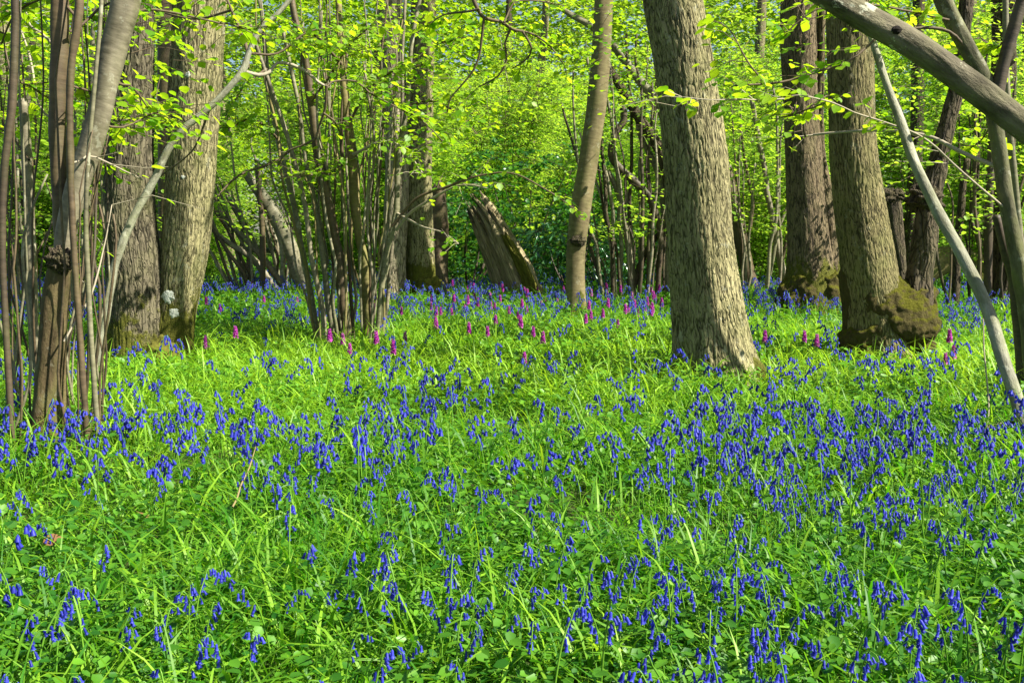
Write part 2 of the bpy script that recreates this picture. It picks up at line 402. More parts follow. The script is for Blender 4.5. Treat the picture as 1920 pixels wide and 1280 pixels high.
# ------------------------------------------------------------------ big trees
def canopy(parent, o, c, rad, n, seed, size=.10, nl=12):
    """leaf crown above the frame: flat sprays through an ellipsoid"""
    r = rng(seed); d = r.normal(size=(n, 3)); d /= np.linalg.norm(d, axis=1)[:, None]
    O = np.asarray(c) + d * (r.uniform(.25, 1, n) ** .5)[:, None] * np.asarray(rad)
    m = M(); sprays(m, O, r.uniform(0, 6.28, n), r.uniform(.4, .9, n), r.normal(.1, .2, n), nl, size, r, LEAF_MID)
    return m.build('crown', [L_FRESH, TWIG], parent, o)
def big_tree(name, label, Y, paths, mat, H=11, crown=None, furrow=.007, fsc=.035, flare=.35, n=120, step=.022, seed=1, group=None, fine=True, limbs=True, cat='tree'):
    o = root_at(paths[0][0][0], Y); t = thing(name, label, cat, o, group)
    tops = []
    for k, path in enumerate(paths):
        pts, rad = stemP(path, Y if not isinstance(Y, (list, tuple)) else Y[k])
        vis = len(pts); pts, rad = extend(pts, rad, H, .45, .12, seed + k)
        m = M(); tube(m, pts[:vis + 1], rad[:vis + 1], n, step, seed + k, .05, furrow, fsc, flare)
        TRUNKS.append((pts[0][0], pts[0][1], rad[0] * 1.0))
        tube(m, pts[vis:], rad[vis:], 16, .3, seed + k, .05)
        if limbs:
            r = rng(seed + 40 + k)
            for q in range(5):
                i = r.integers(vis, len(pts)); a = r.uniform(0, 6.28); L = r.uniform(1.2, 2.4); b = np.array(pts[i])
                tube(m, [b, b + [math.cos(a) * L * .5, math.sin(a) * L * .5, L * .4], b + [math.cos(a) * L, math.sin(a) * L, L * .6]], [rad[i] * .45, rad[i] * .3, rad[i] * .1], 8, .2, q)
        m.build('trunk', mat if not isinstance(mat, list) else mat[k], t, o); tops.append(pts[-1])
    if crown is not None:
        canopy(t, o, np.array(tops[0]) + crown[0], crown[1], crown[2], seed + 77)
    return t, o
def remesh(o, size, it=3):
    """melt the overlapping lumps of one mesh into a single skin"""
    a = o.modifiers.new('r', 'REMESH'); a.mode = 'VOXEL'; a.voxel_size = size; a.use_smooth_shade = True
    b = o.modifiers.new('s', 'SMOOTH'); b.iterations = it; b.factor = .6
    tx = bpy.data.textures.new('lumps', 'CLOUDS'); tx.noise_scale = .06; c = o.modifiers.new('d', 'DISPLACE'); c.texture = tx; c.strength = .055; c.mid_level = .5; c.texture_coords = 'GLOBAL'
    me = bpy.data.meshes.new_from_object(o.evaluated_get(bpy.context.evaluated_depsgraph_get())); o.modifiers.clear(); o.data = me
def blob(m, c, rad, seed, mat=0, n=40, amp=.25, sc=2.2):
    th = np.linspace(.0005, math.pi - .0005, n); ph = np.linspace(0, 2 * math.pi, n, endpoint=False)
    T_, P_ = np.meshgrid(th, ph, indexing='ij'); d = np.stack([np.sin(T_) * np.cos(P_), np.sin(T_) * np.sin(P_), np.cos(T_)], -1).reshape(-1, 3)
    h = 1 + amp * noise(d * sc + seed) + amp * .5 * noise(d * sc * 2.7 + seed) + amp * .2 * noise(d * sc * 8 + seed)
    V = np.asarray(c) + d * h[:, None] * np.asarray(rad)
    i = np.arange(n - 1)[:, None] * n; j = np.arange(n)[None]; j2 = (j + 1) % n
    m.add(V, [np.stack([i + j, i + n + j, i + n + j2, i + j2], -1).reshape(-1, 4)], mat, .5, d * np.mean(rad) * 2)

# the large trunk right of the middle
tN, oN = big_tree('ash_tree', 'thick furrowed trunk right of centre, lit down its right side and dark on its left', Yof(705),
    [[(1345, 712, 150), (1338, 660, 142), (1333, 620, 136), (1326, 560, 130), (1314, 450, 121), (1304, 300, 117), (1290, 180, 111), (1279, 100, 108), (1261, 0, 104), (1235, -200, 98)]],
    B_ASH, 12, ((0, 0, -1.5), (2.6, 2.6, 2.2), 260), .010, .030, .30, 260, .014, 3)
m = M(); YN = Yof(705)
pts = [P(1385, 690, YN - .1), P(1412, 700, YN - .12), P(1450, 735, YN - .15)]
tube(m, pts, [.10, .085, .02], 24, .02, 5, .15, .006, .03)
m.build('root', B_ASHM, tN, oN)
# the twin trunk on the left
YT = Yof(685)
tT, oT = big_tree('twin_trunk_tree', 'twin-trunked tree left of centre with white lichen spots above its mossy foot', [YT, YT + .10],
    [[(258, 682, 120), (256, 620, 106), (251, 500, 100), (243, 400, 94), (243, 300, 84), (248, 200, 72), (256, 80, 60), (260, -80, 54)],
     [(318, 675, 84), (328, 600, 74), (337, 540, 76), (348, 450, 87), (357, 350, 91), (362, 250, 91), (368, 120, 93), (373, 30, 93), (380, -120, 92)]],
    [B_DARKM, B_ASHM], 12, ((0, 0, -1.5), (2.4, 2.4, 2.0), 220), .009, .030, .22, 200, .016, 11) if False else (None, None)
def twin():
    o = root_at(285, YT); t = thing('twin_trunk_tree', 'twin-trunked tree left of centre with white lichen spots above its mossy foot', 'tree', o)
    for k, (path, mat, dy) in enumerate((([(258, 682, 120), (256, 620, 106), (251, 500, 100), (243, 400, 94), (243, 300, 84), (248, 200, 72), (256, 80, 60), (260, -80, 54)], B_T1, 0),
                                ([(318, 675, 84), (328, 600, 74), (337, 540, 76), (348, 450, 87), (357, 350, 91), (362, 250, 91), (368, 120, 93), (373, 30, 93), (380, -120, 92)], B_ASHM, .08))):
        pts, rad = stemP(path, YT + dy); vis = len(pts); pts, rad = extend(pts, rad, 12, .45, .12, 11 + k)
        m = M(); tube(m, pts[:vis + 1], rad[:vis + 1], 190, .016, 11 + k, .05, .011 if k == 0 else .008, .032, .15); tube(m, pts[vis:], rad[vis:], 16, .3, 3)
        trunk2 = m.build('trunk', mat, t, o); TRUNKS.append((pts[0][0], pts[0][1], rad[0]))
    m = M()
    for (px, py, w, dx, dz, s) in ((304, 668, 60, .10, .13, 1), (262, 682, 80, .22, .09, 2), (322, 678, 36, .09, .09, 4)):
        blob(m, P(px, py, YT - .13), (dx, .16, dz), s * 3.3, 0, 40, .35)
    remesh(m.build('moss', MOSS, t, o), .014, 2)
    from mathutils.bvhtree import BVHTree
    me = trunk2.data; bvh = BVHTree.FromPolygons([v.co for v in me.vertices], [p.vertices for p in me.polygons])
    for (px, py, w, s) in ((316, 556, 25, 1), (326, 587, 20, 2), (352, 140, 11, 3), (343, 332, 8, 4)):
        m = M(); k = 44; a = np.linspace(0, 6.283, k, endpoint=False); q = rng(s)
        sh = 1 + .4 * noise(np.stack([np.cos(a) * 1.6, np.sin(a) * 1.6, a * 0 + s * 5], -1)) + q.normal(size=k) * .08; V = []
        for f, off in ((0, .003), (.5, .003), (.9, .002), (1.0, -.006)):
            for x, z in zip(a, sh):
                d = ray(px + math.cos(x) * z * w / 2 * f, py - math.sin(x) * z * w / 2 * f); h, nr, _, _ = bvh.ray_cast(Vector((0, 0, CH)) - Vector(o), Vector(d).normalized())
                V.append(np.array(h) + np.array(o) + np.array([.3, -.95, 0]) * off)
        j = np.arange(k); j2 = (j + 1) % k
        m.add(np.array(V), [np.stack([r0 * k + j, r0 * k + k + j, r0 * k + k + j2, r0 * k + j2], -1) for r0 in range(3)])
        m.build('lichen_patch', LICHEN, t, o)
    canopy(t, o, (o[0] - .2, o[1], 10.5), (2.4, 2.4, 1.8), 200, 91)
B_T1 = barkmat('deeply furrowed bark', (.06, .05, .03), (.19, .165, .105), 'furrow', .8, .34, .25)
twin()
# brown straight trunk behind the twin
big_tree('slim_brown_tree', 'straight reddish brown trunk just behind the twin-trunked tree', 11.2,
    [[(318, 600, 42), (316, 400, 38), (315, 200, 37), (313, 0, 36), (312, -80, 36)]], B_HAZB, 10, ((0, 0, -1), (1.8, 1.8, 1.5), 100), 0.003, .03, .2, 40, .04, 21)
# slender leaning trunk in the middle
tL, oL = big_tree('slender_tree', 'slender smooth trunk leaning right in the middle, with a dark knot halfway', Yof(597),
    [[(1080, 600, 40), (1079, 520, 35), (1080, 470, 35), (1088, 400, 38), (1102, 310, 36), (1116, 220, 36), (1126, 120, 35), (1131, 20, 34), (1135, -100, 32)]],
    B_MOSS if False else barkmat('slender bark', (.07, .056, .025), (.22, .18, .09), 'smooth', .8, .12, .35, .25), 10, ((.5, 0, -1), (1.8, 1.8, 1.5), 120), 0, .03, .25, 48, .03, 31)
m = M(); blob(m, P(1084, 452, Yof(597) - .11), (.085, .05, .055), 4, 0, 24, .4); m.build('knot', B_DARK, tL, oL)
# mossy footed trunk, right background
YO = Yof(590)
tO, oO = big_tree('mossy_footed_tree', 'dark trunk with a broad mossy foot behind the right-hand trunks', YO,
    [[(1522, 600, 110), (1520, 540, 98), (1518, 490, 84), (1514, 430, 75), (1508, 330, 69), (1502, 200, 63), (1498, 60, 64), (1495, -60, 62)],
     [(1566, 585, 32), (1560, 520, 30), (1555, 430, 27), (1547, 350, 23), (1538, 250, 14)]],
    [B_DARKM, B_DARKM], 12, ((0, 0, -1.5), (2.2, 2.2, 2.0), 140), .011, .05, .3, 110, .03, 41)
m = M(); blob(m, P(1557, 566, YO - .16), (.20, .2, .36), 7, 0, 50, .3); blob(m, P(1500, 580, YO - .1), (.3, .26, .42), 9, 0, 50, .25); remesh(m.build('mossy_foot', B_MBURL, tO, oO), .02, 3)
# right trunk with the burl
YP = Yof(678)
tP, oP = big_tree('burl_tree', 'pale olive trunk with a big mossy burl and a dark second stem on its right', [YP, YP + .05] and YP,
    [[(1650, 680, 125), (1641, 580, 104), (1629, 500, 99), (1613, 400, 92), (1601, 300, 83), (1597, 200, 79), (1594, 50, 80), (1592, -90, 78)]],
    barkmat('olive ash bark', (.085, .072, .028), (.29, .25, .115), 'furrow', 1.1, .12, .35, .2), 12, ((0, 0, -1.5), (2.4, 2.4, 2.0), 180), .007, .028, .2, 200, .016, 51)
m = M(); pts, rad = stemP([(1622, 500, 60), (1642, 545, 90), (1668, 578, 112), (1695, 596, 124), (1722, 600, 112), (1742, 598, 84), (1754, 596, 40), (1757, 595, 10)], YP - .03, False)
tube(m, pts, rad, 60, .015, 53, .16, cap0=True); blob(m, P(1640, 650, YP), (.27, .25, .28), 31, 0, 40, .2); blob(m, P(1725, 552, YP), (.12, .13, .11), 5, 0, 40, .25); blob(m, P(1738, 672, YP - .1), (.075, .1, .15), 15, 0, 40, .3); blob(m, P(1690, 640, YP), (.16, .18, .14), 35, 0, 40, .25)
ob = m.build('burl', B_MBURL, tP, oP); remesh(ob, .013, 4)
pts, rad = stemP([(1712, 580, 62), (1720, 535, 52), (1727, 490, 46), (1737, 420, 43), (1744, 372, 44), (1760, 300, 33), (1780, 220, 30), (1795, 150, 28), (1812, 0, 24)], YP - .04, False, .1)
pts, rad = extend(pts, rad, 7, .4); m = M(); tube(m, pts, rad, 60, .025, 55, .16, .006, .03)
blob(m, P(1733, 370, YP), (.12, .12, .10), 6, 0, 30, .5, 3); m.build('second_stem', B_DARK, tP, oP)
pts, rad = stemP([(1606, 672, 40), (1597, 590, 34), (1590, 535, 34), (1585, 512, 28), (1580, 503, 12)], YP + .02); m = M(); tube(m, pts, rad, 40, .02, 57, .35, .006, .03, .2); m.build('dead_stub', B_MBURL, tP, oP)
# broken knobbly stem behind it
def stub(name, label, path, Y, mat, seed, n=28, broken=.06, furrow=.008, knob=None, cat='stump'):
    pts, rad = stemP(path, Y); o = root_at(path[0][0], Y); t = thing(name, label, cat, o)
    m = M(); tube(m, pts, rad, n, .03, seed, .18, furrow, .04, .15, 0, broken)
    m.build('trunk', mat, t, o); TRUNKS.append((pts[0][0], pts[0][1], rad[0]))
    if knob:
        m = M()
        for (px, py, a, b) in knob: blob(m, P(px, py, Y - .03), (a, a, b), px * .37, 0, 30, .5, 3)
        m.build('knob', mat, t, o)
    return t, o
stub('knobbly_stump', 'broken grey stem with a knobbly head, close behind the burl trunk', [(1693, 590, 34), (1683, 480, 31), (1675, 410, 31), (1671, 370, 34)], 10.2, B_DARK, 61, knob=((1664, 372, .08, .09), (1682, 366, .07, .06)))
# trunks behind the central hazel
big_tree('pale_straight_tree', 'pale straight trunk rising behind the right edge of the central hazel', Yof(568),
    [[(737, 570, 54), (738, 500, 47), (742, 400, 45), (744, 300, 44), (735, 150, 44), (725, -50, 42)]], barkmat('pale bark', (.20, .165, .10), (.44, .38, .26), 'furrow', .7, .12, .15), 12, ((0, 0, -1), (2, 2, 1.6), 120), .007, .05, .2, 60, .04, 71)
tI, oI = big_tree('furrowed_background_tree', 'furrowed brown trunk with a mossy root hump, beside the dark broken stump', Yof(566),
    [[(790, 575, 62), (789, 520, 54), (786, 420, 51), (785, 300, 48), (790, 150, 46), (795, 0, 44), (800, -100, 44)]], B_ASHM, 12, ((0, 0, -1), (2, 2, 1.6), 120), .010, .05, .25, 70, .035, 73)
m = M(); blob(m, P(806, 548, Yof(566) - .15), (.22, .2, .2), 21, 0, 36, .4); m.build('moss', MOSS, tI, oI)
stub('dark_background_stem', 'narrow dark stem squeezed between the pale and the furrowed background trunks', [(767, 575, 24), (766, 480, 19), (764, 380, 17), (760, 250, 14), (755, 120, 10)], Yof(563), B_DARK, 75, broken=0, furrow=.006, cat='tree stem')
stub('broken_stump', 'dark upright broken stump to the right of the furrowed background trunk', [(824, 565, 40), (823, 470, 35), (821, 400, 36), (818, 345, 32)], Yof(553), B_HAZB, 77, broken=.25, furrow=.012)
# split leaning stump
def leaning_stump():
    Y = 14.6; o = root_at(985, Y); t = thing('leaning_stump', 'thick split stump of dead wood leaning left, mossy down its right edge', 'stump', o)
    a = ((M(), [(990, 562, 60), (964, 505, 54), (942, 455, 43), (922, 415, 33), (910, 397, 24)], 0, B_DEAD, 81, .9, 'trunk'), (M(), [(962, 560, 50), (930, 490, 38), (907, 440, 30), (890, 405, 18)], .12, B_DEAD, 83, .7, 'trunk'),
         (M(), [(1008, 562, 30), (985, 515, 22), (962, 468, 17), (945, 440, 10)], -.18, B_MOSS, 85, .1, 'moss'))
    for m, path, dy, mat, s, br, nm in a:
        pts, rad = stemP(path, Y + dy); tube(m, pts, rad, 44, .03, s, .25, .03, .07, .1, 0, br); m.build(nm, mat if nm == 'trunk' else MOSS, t, o)
    TRUNKS.append((o[0], Y, .3))
leaning_stump()

# ------------------------------------------------------------------ stems and leafy branches placed from the photo
def branch(parent, o, path, Y, dY=0, mat=TWIG, sub=8, nl=5, size=.06, seed=0, subL=(.15, .45), start=.25, lm=L_FRESH, bend=.03, bare=False):
    """a branch (part) carrying its leaves (sub-part)"""
    r = rng(seed); pts = []; rad = []
    for k, (px, py, w) in enumerate(path):
        y = Y + dY * k / (len(path) - 1); pts.append(P(px, py, y)); rad.append(w * y / F / 2)
    m = M(); C, R = tube(m, pts, rad, 6, .06, seed, .12, bend=bend)
    ml = M(); k = len(C)
    if sub:
        T_ = np.gradient(C, axis=0); T_ /= np.linalg.norm(T_, axis=1)[:, None]
        i = (r.uniform(start, 1, sub) * (k - 1)).astype(int); i[-1] = k - 1
        sgn = np.where(r.uniform(size=sub) < .5, 1, -1); base = np.arctan2(T_[i, 1], T_[i, 0])
        az = base + sgn * r.uniform(.4, 1.3, sub); L = r.uniform(*subL, sub); el = r.normal(.05, .3, sub); O = C[i]
        h = np.stack([np.cos(az) * np.cos(el), np.sin(az) * np.cos(el), np.sin(el)], -1)
        mid = O + h * L[:, None] * .5 + r.normal(size=(sub, 3)) * .02; end = O + h * L[:, None] + np.array([0, 0, -.12]) * L[:, None] + r.normal(size=(sub, 3)) * .03
        prisms(m, O, mid, np.full(sub, .0028), np.full(sub, .002)); prisms(m, mid, end, np.full(sub, .002), np.full(sub, .001))
        if not bare:
            s = np.tile((np.arange(nl) + .6) / nl, (sub, 1)) + r.uniform(-.08, .08, (sub, nl)); s = np.clip(s, 0, 1)
            Cc = np.where(s[..., None] < .5, O[:, None] + (mid - O)[:, None] * (s * 2)[..., None], mid[:, None] + (end - mid)[:, None] * (s * 2 - 1)[..., None])
            side = np.where((np.arange(nl) % 2) > 0, 1, -1)[None] * np.ones((sub, 1)); yaw = az[:, None] + side * r.uniform(.4, 1.1, (sub, nl)); yaw[:, -1] = az
            n_ = sub * nl
            leaves(ml, Cc.reshape(-1, 3), yaw.ravel(), r.normal(-.3, .3, n_), r.normal(0, .4, n_), size * r.uniform(.55, 1.2, n_), LEAF_HI, 0, np.clip(r.normal(.6, .3, n_), 0, 1))
    b = m.build('branch', [mat], parent, o)
    if ml.n: ml.build('leaves', [lm], b, o)
    return b
def stem(parent, o, path, Y, mat, seed=0, dY=0, H=None, n=10, step=.06, ground=True, lump=.08, furrow=0, name='stem', bend=0.0, flare=0.0):
    pts, rad = stemP(path, Y, ground, dY)
    if H: pts, rad = extend(pts, rad, H, .4, .08, seed)
    m = M(); tube(m, pts, rad, n, step, seed, lump, furrow, .03, flare, bend=bend)
    return m.build(name, mat, parent, o)

# --- left hazel stool, nearest to the camera
B_OLD = barkmat('old brown hazel bark', (.03, .022, .010), (.15, .112, .055), 'blotch', 1.0, .15, .45, .15, .8, .9, .15)
YA = 4.45; oA = root_at(105, YA)
tA = thing('hazel_tree', 'nearby many-stemmed hazel at the left edge with pale forked main stem', 'hazel', oA)
stem(tA, oA, [(84, 830, 70), (93, 710, 54), (105, 570, 46), (116, 485, 40), (121, 462, 33)], YA, B_OLD, 100, 0, None, 40, .025, lump=.14, name='trunk', flare=.1, furrow=.003)
stem(tA, oA, [(113, 505, 30), (119, 465, 36), (124, 430, 38), (140, 370, 41), (164, 290, 42), (190, 200, 43), (211, 100, 46), (236, 0, 50), (262, -140, 48)], YA, B_HAZ, 101, 0, 7, 40, .025, False, lump=.10, name='main_stem')
stem(tA, oA, [(119, 475, 28), (115, 400, 30), (110, 300, 30), (108, 200, 31), (112, 100, 32), (112, 0, 30), (108, -150, 28)], YA + .04, B_HAZB, 102, 0, 7, 30, .03, False, name='main_stem')
m = M(); blob(m, P(112, 487, YA - .055), (.055, .04, .05), 5, 0, 30, .5, 2.6); m.build('knot', B_DARK, tA, oA)
stem(tA, oA, [(166, 830, 13), (151, 650, 12), (136, 420, 12), (131, 250, 13), (133, 130, 13), (143, 60, 16), (150, -10, 14), (155, -150, 12)], 4.2, B_HAZB, 103, 0, 5, 12, .03, lump=.14)
stem(tA, oA, [(24, 840, 13), (10, 600, 12), (4, 450, 13), (8, 320, 14), (22, 200, 15), (28, 60, 14), (30, -100, 13)], 4.2, B_HAZD, 104, 0, 5, 12, .04)
stem(tA, oA, [(186, 830, 10), (171, 640, 10), (164, 500, 10), (161, 420, 9), (165, 300, 8), (180, 130, 8), (193, -50, 7)], 4.35, B_HAZG, 105, 0, 4.6)
stem(tA, oA, [(78, 800, 15), (64, 600, 16), (56, 420, 18), (49, 280, 18), (43, 186, 17)], 4.9, B_HAZ, 106, 0, None, 16, .04, lump=.12)
stem(tA, oA, [(180, 785, 5), (195, 690, 5), (210, 560, 5), (214, 450, 4), (205, 400, 4)], 4.35, B_HAZB, 107, bend=.02)
r = rng(5)
for k in range(27):
    bx = r.uniform(5, 195); tx = bx + (bx - 105) * r.uniform(-.2, .9) + r.normal() * 35; ty = r.choice([-60, -60, 100, 250, 330])
    w = r.uniform(3, 6.8); yy = YA + r.uniform(-.3, .55)
    mx = (bx + tx) / 2 + r.normal() * 14
    stem(tA, oA, [(bx, 835, w), (bx + (mx - bx) * .5 + r.normal() * 6, 650, w * .95), (mx, 480, w * .85), (mx + (tx - mx) * .5 + r.normal() * 8, (480 + ty) / 2, w * .75), (tx, ty, w * .55)], yy, [B_HAZB, B_HAZG, B_HAZD, B_HAZB][k % 4], 120 + k, 0, None, 7, .08, bend=.05)
for k, (path, Y, mt, sub, nl) in enumerate((
    ([(131, 60, 6), (190, 20, 5), (260, -10, 4), (330, -10, 3)], 4.45, TWIG, 10, 5), ([(150, 40, 6), (100, 10, 5), (40, 40, 4), (10, 90, 3)], 4.45, TWIG, 12, 5),
    ([(205, 150, 5), (245, 170, 4), (280, 200, 3), (300, 240, 2)], 4.55, TWIG, 10, 5), ([(190, 230, 5), (230, 240, 4), (270, 235, 3), (310, 215, 2)], 4.45, TWIG, 12, 5),
    ([(130, 160, 5), (160, 175, 4), (185, 190, 3), (200, 215, 2)], 4.35, TWIG, 6, 5), ([(30, 150, 5), (60, 170, 4), (95, 190, 3)], 4.85, TWIG, 9, 5),
    ([(230, 30, 6), (290, 20, 5), (360, 28, 4), (420, 40, 3), (470, 70, 2)], 4.75, TWIG, 10, 5), ([(138, 305, 4), (190, 298, 4), (235, 310, 3), (270, 335, 2)], 4.35, TWIGP, 3, 1),
    ([(55, 300, 5), (30, 260, 4), (5, 240, 3), (-30, 200, 3)], 4.85, TWIG, 9, 5), ([(120, 640, 4), (170, 560, 4), (200, 470, 3), (215, 400, 2)], 4.35, TWIGP, 3, 1),
    ([(110, 230, 5), (80, 200, 5), (55, 110, 4), (20, 30, 3)], 4.95, TWIGP, 8, 5), ([(112, 90, 5), (70, 60, 4), (45, 20, 3)], 4.75, TWIGP, 8, 5),
    ([(60, 560, 4), (90, 420, 4), (130, 330, 3)], 4.85, TWIG, 5, 4), ([(195, 430, 4), (185, 330, 4), (215, 250, 3), (240, 200, 2)], 4.65, TWIG, 7, 5))):
    branch(tA, oA, path, Y, .25, mt, int(sub * 1.3), nl, .052, 200 + k, (.12, .38))
TRUNKS.append((oA[0], oA[1], .2))

# --- the bent branch reaching right across the twin trunk
YB = 5.9; oB = root_at(172, YB)
tB = thing('bent_sapling', 'thin pale stem bending right across the twin-trunked tree and forking above it', 'sapling', oB)
stem(tB, oB, [(165, 745, 16), (185, 660, 15), (203, 590, 15), (218, 510, 15), (240, 440, 15), (262, 390, 14), (292, 335, 14), (318, 280, 13), (345, 245, 13), (380, 215, 12), (410, 188, 12), (440, 155, 12), (458, 130, 13), (467, 100, 11), (485, 60, 10), (520, 28, 9), (555, -10, 8), (600, -60, 6)], YB, B_POLE, 301, .3, None, 14, .03, lump=.10, name='stem', bend=.012)
for k, (path, sub, nl, mt) in enumerate((([(464, 128, 8), (462, 95, 7), (450, 60, 6), (432, 20, 5), (415, -30, 4)], 5, 4, TWIG),
    ([(458, 134, 8), (485, 140, 8), (505, 135, 7), (520, 118, 6), (548, 120, 6), (575, 132, 5), (600, 155, 5), (618, 165, 4)], 3, 3, TWIGP),
    ([(612, 163, 4), (622, 155, 4), (665, 155, 4), (690, 175, 4), (730, 195, 3), (790, 225, 3), (830, 265, 2)], 22, 5, TWIG),
    ([(612, 163, 5), (610, 190, 5), (604, 215, 5), (595, 238, 4), (588, 260, 4), (560, 275, 4), (535, 285, 3), (520, 310, 3)], 3, 2, TWIG),
    ([(606, 212, 4), (628, 232, 4), (640, 250, 3)], 5, 4, TWIG),
    ([(395, 200, 5), (360, 285, 3), (300, 330, 3)], 0, 0, TWIG), ([(467, 100, 5), (520, 100, 4), (580, 60, 3), (640, 50, 3)], 12, 5, TWIG), ([(432, 20, 5), (380, 35, 4), (310, 25, 3)], 9, 5, TWIG))):
    branch(tB, oB, path, YB + .3, .2, mt, int(sub * 1.2), nl, .054, 320 + k, (.12, .36), bend=.012)

# --- central hazel stool
YF = Yof(648); oF = root_at(650, YF)
tF = thing('hazel_tree', 'large fan-shaped hazel clump left of centre with purple orchids at its foot', 'hazel', oF)
for k, (path, mat) in enumerate((
    ([(657, 650, 19.6), (640, 520, 18.7), (622, 430, 18.7), (603, 300, 17.0), (585, 190, 15.3), (570, 100, 12.8), (553, 20, 11.9), (545, -80, 10.2)], B_HAZB),
    ([(694, 650, 22.1), (685, 520, 18.7), (673, 440, 17.0), (668, 380, 18.7), (660, 280, 17.8), (652, 200, 15.3), (640, 120, 12.8), (632, 0, 11.0)], B_MOSS),
    ([(703, 650, 10.2), (720, 520, 11.0), (738, 420, 11.0), (750, 300, 10.2), (762, 200, 8.5), (775, 60, 7.6), (790, -50, 6.8)], B_HAZG),
    ([(713, 645, 7.6), (732, 500, 7.6), (746, 330, 7.6), (752, 220, 6.8), (760, 0, 6.0)], B_HAZ),
    ([(602, 648, 11.9), (580, 540, 11.9), (561, 450, 11.0), (545, 370, 10.2), (520, 260, 9.3), (500, 130, 8.5), (485, 0, 6.8)], B_HAZG),
    ([(612, 648, 11.0), (598, 560, 10.2), (575, 400, 9.3), (555, 300, 8.5), (520, 190, 7.6), (470, 50, 6.8)], B_HAZ),
    ([(628, 648, 11.0), (612, 520, 11.0), (596, 400, 10.2), (580, 320, 8.5), (560, 220, 7.6), (530, 60, 6.8)], B_HAZG),
    ([(665, 648, 6.8), (655, 520, 6.8), (645, 400, 6.0), (640, 250, 6.0), (650, 100, 5.1)], B_HAZB),
    ([(690, 648, 6.8), (705, 540, 6.0), (690, 400, 5.1), (700, 250, 5.1), (680, 90, 4.2)], B_HAZ))):
    stem(tF, oF, path, YF + (.12 * math.sin(k * 2.1)), mat, 400 + k, 0, 5 if path[-1][1] < 0 else None, 14 if path[0][2] > 14 else 8, .05, lump=.10, bend=.022)
r = rng(15)
for k in range(32):
    bx = r.uniform(598, 714); tx = bx + (bx - 662) * r.uniform(.4, 1.7) - r.uniform(-10, 50); ty = r.choice([-60, 40, 150, 260])
    w = r.uniform(2.8, 6.5); yy = YF + r.uniform(-.25, .35); mx = (bx + tx) / 2 + r.normal() * 7
    stem(tF, oF, [(bx, 640, w), (bx + (mx - bx) * .5, 540, w * .95), (mx, 400, w * .85), (mx + (tx - mx) * .5 + r.normal() * 6, (400 + ty) / 2, w * .7), (tx, ty, w * .5)], yy, [B_HAZG, B_HAZ, B_HAZB, B_HAZG, B_MOSS][k % 5], 420 + k, 0, None, 7, .1, bend=.06)
for k, (path, sub, nl, mt) in enumerate((([(742, 432, 6), (770, 395, 5), (810, 370, 5), (850, 352, 4), (880, 348, 3), (915, 355, 2)], 3, 2, TWIGP), ([(735, 425, 6), (780, 375, 5), (840, 350, 5), (890, 332, 4), (960, 325, 3), (1020, 355, 3), (1080, 395, 2)], 8, 4, TWIG),
    ([(745, 400, 5), (790, 425, 4), (830, 435, 3), (865, 455, 2)], 3, 2, TWIGP), ([(548, 280, 5), (500, 310, 5), (450, 330, 4), (410, 370, 3), (398, 410, 3)], 5, 4, TWIG),
    ([(662, 290, 6), (720, 265, 5), (760, 285, 4), (800, 330, 3)], 14, 5, TWIGP), ([(640, 120, 6), (600, 80, 5), (560, 60, 4)], 14, 5, TWIG), ([(655, 230, 6), (690, 170, 5), (740, 130, 4), (800, 120, 3)], 18, 5, TWIG),
    ([(520, 260, 5), (480, 230, 4), (430, 240, 3)], 14, 5, TWIG), ([(500, 130, 5), (450, 170, 4), (420, 220, 3)], 12, 5, TWIG), ([(585, 190, 5), (610, 150, 4), (650, 90, 3), (700, 40, 3)], 18, 5, TWIG),
    ([(762, 200, 5), (810, 190, 4), (860, 215, 3), (900, 260, 2)], 16, 5, TWIG), ([(775, 60, 5), (820, 80, 4), (870, 70, 3)], 14, 5, TWIG), ([(660, 280, 5), (620, 320, 4), (560, 330, 3)], 12, 4, TWIG))):
    branch(tF, oF, path, YF - .1, -.5, mt, int(sub * 2.1), nl, .06, 460 + k, (.2, .55), bend=.02)
TRUNKS.append((oF[0], oF[1], .45))

# --- overhanging dark twig from above, centre
YH = 6.4; oH = P(884, -60, YH)
tH = thing('overhanging_branch', 'dark forked branch hanging in from the top of the picture, left of the slender trunk', 'branch', oH)
for k, (path, sub, nl) in enumerate((([(850, -160, 9), (884, -20, 8), (897, 18, 7), (910, 35, 7), (940, 42, 6), (958, 55, 6), (978, 60, 5), (1000, 66, 4), (1030, 88, 3), (1055, 122, 2)], 12, 5),
    ([(908, 33, 5), (905, 60, 5), (900, 95, 4), (888, 130, 4), (865, 160, 3), (845, 185, 3), (840, 210, 2)], 7, 4), ([(957, 55, 5), (947, 80, 4), (950, 110, 4), (935, 140, 3), (900, 165, 2)], 5, 4),
    ([(980, 60, 5), (1000, 92, 4), (985, 115, 3), (960, 130, 2)], 5, 4), ([(897, 18, 4), (870, 25, 4), (830, 30, 3), (800, 50, 2)], 10, 5), ([(945, 42, 4), (965, 5, 3), (1010, 0, 3), (1060, 12, 2)], 8, 4))):
    branch(tH, oH, path, YH, .15, TWIG, sub, nl, .055, 500 + k, (.1, .3), bend=.012)

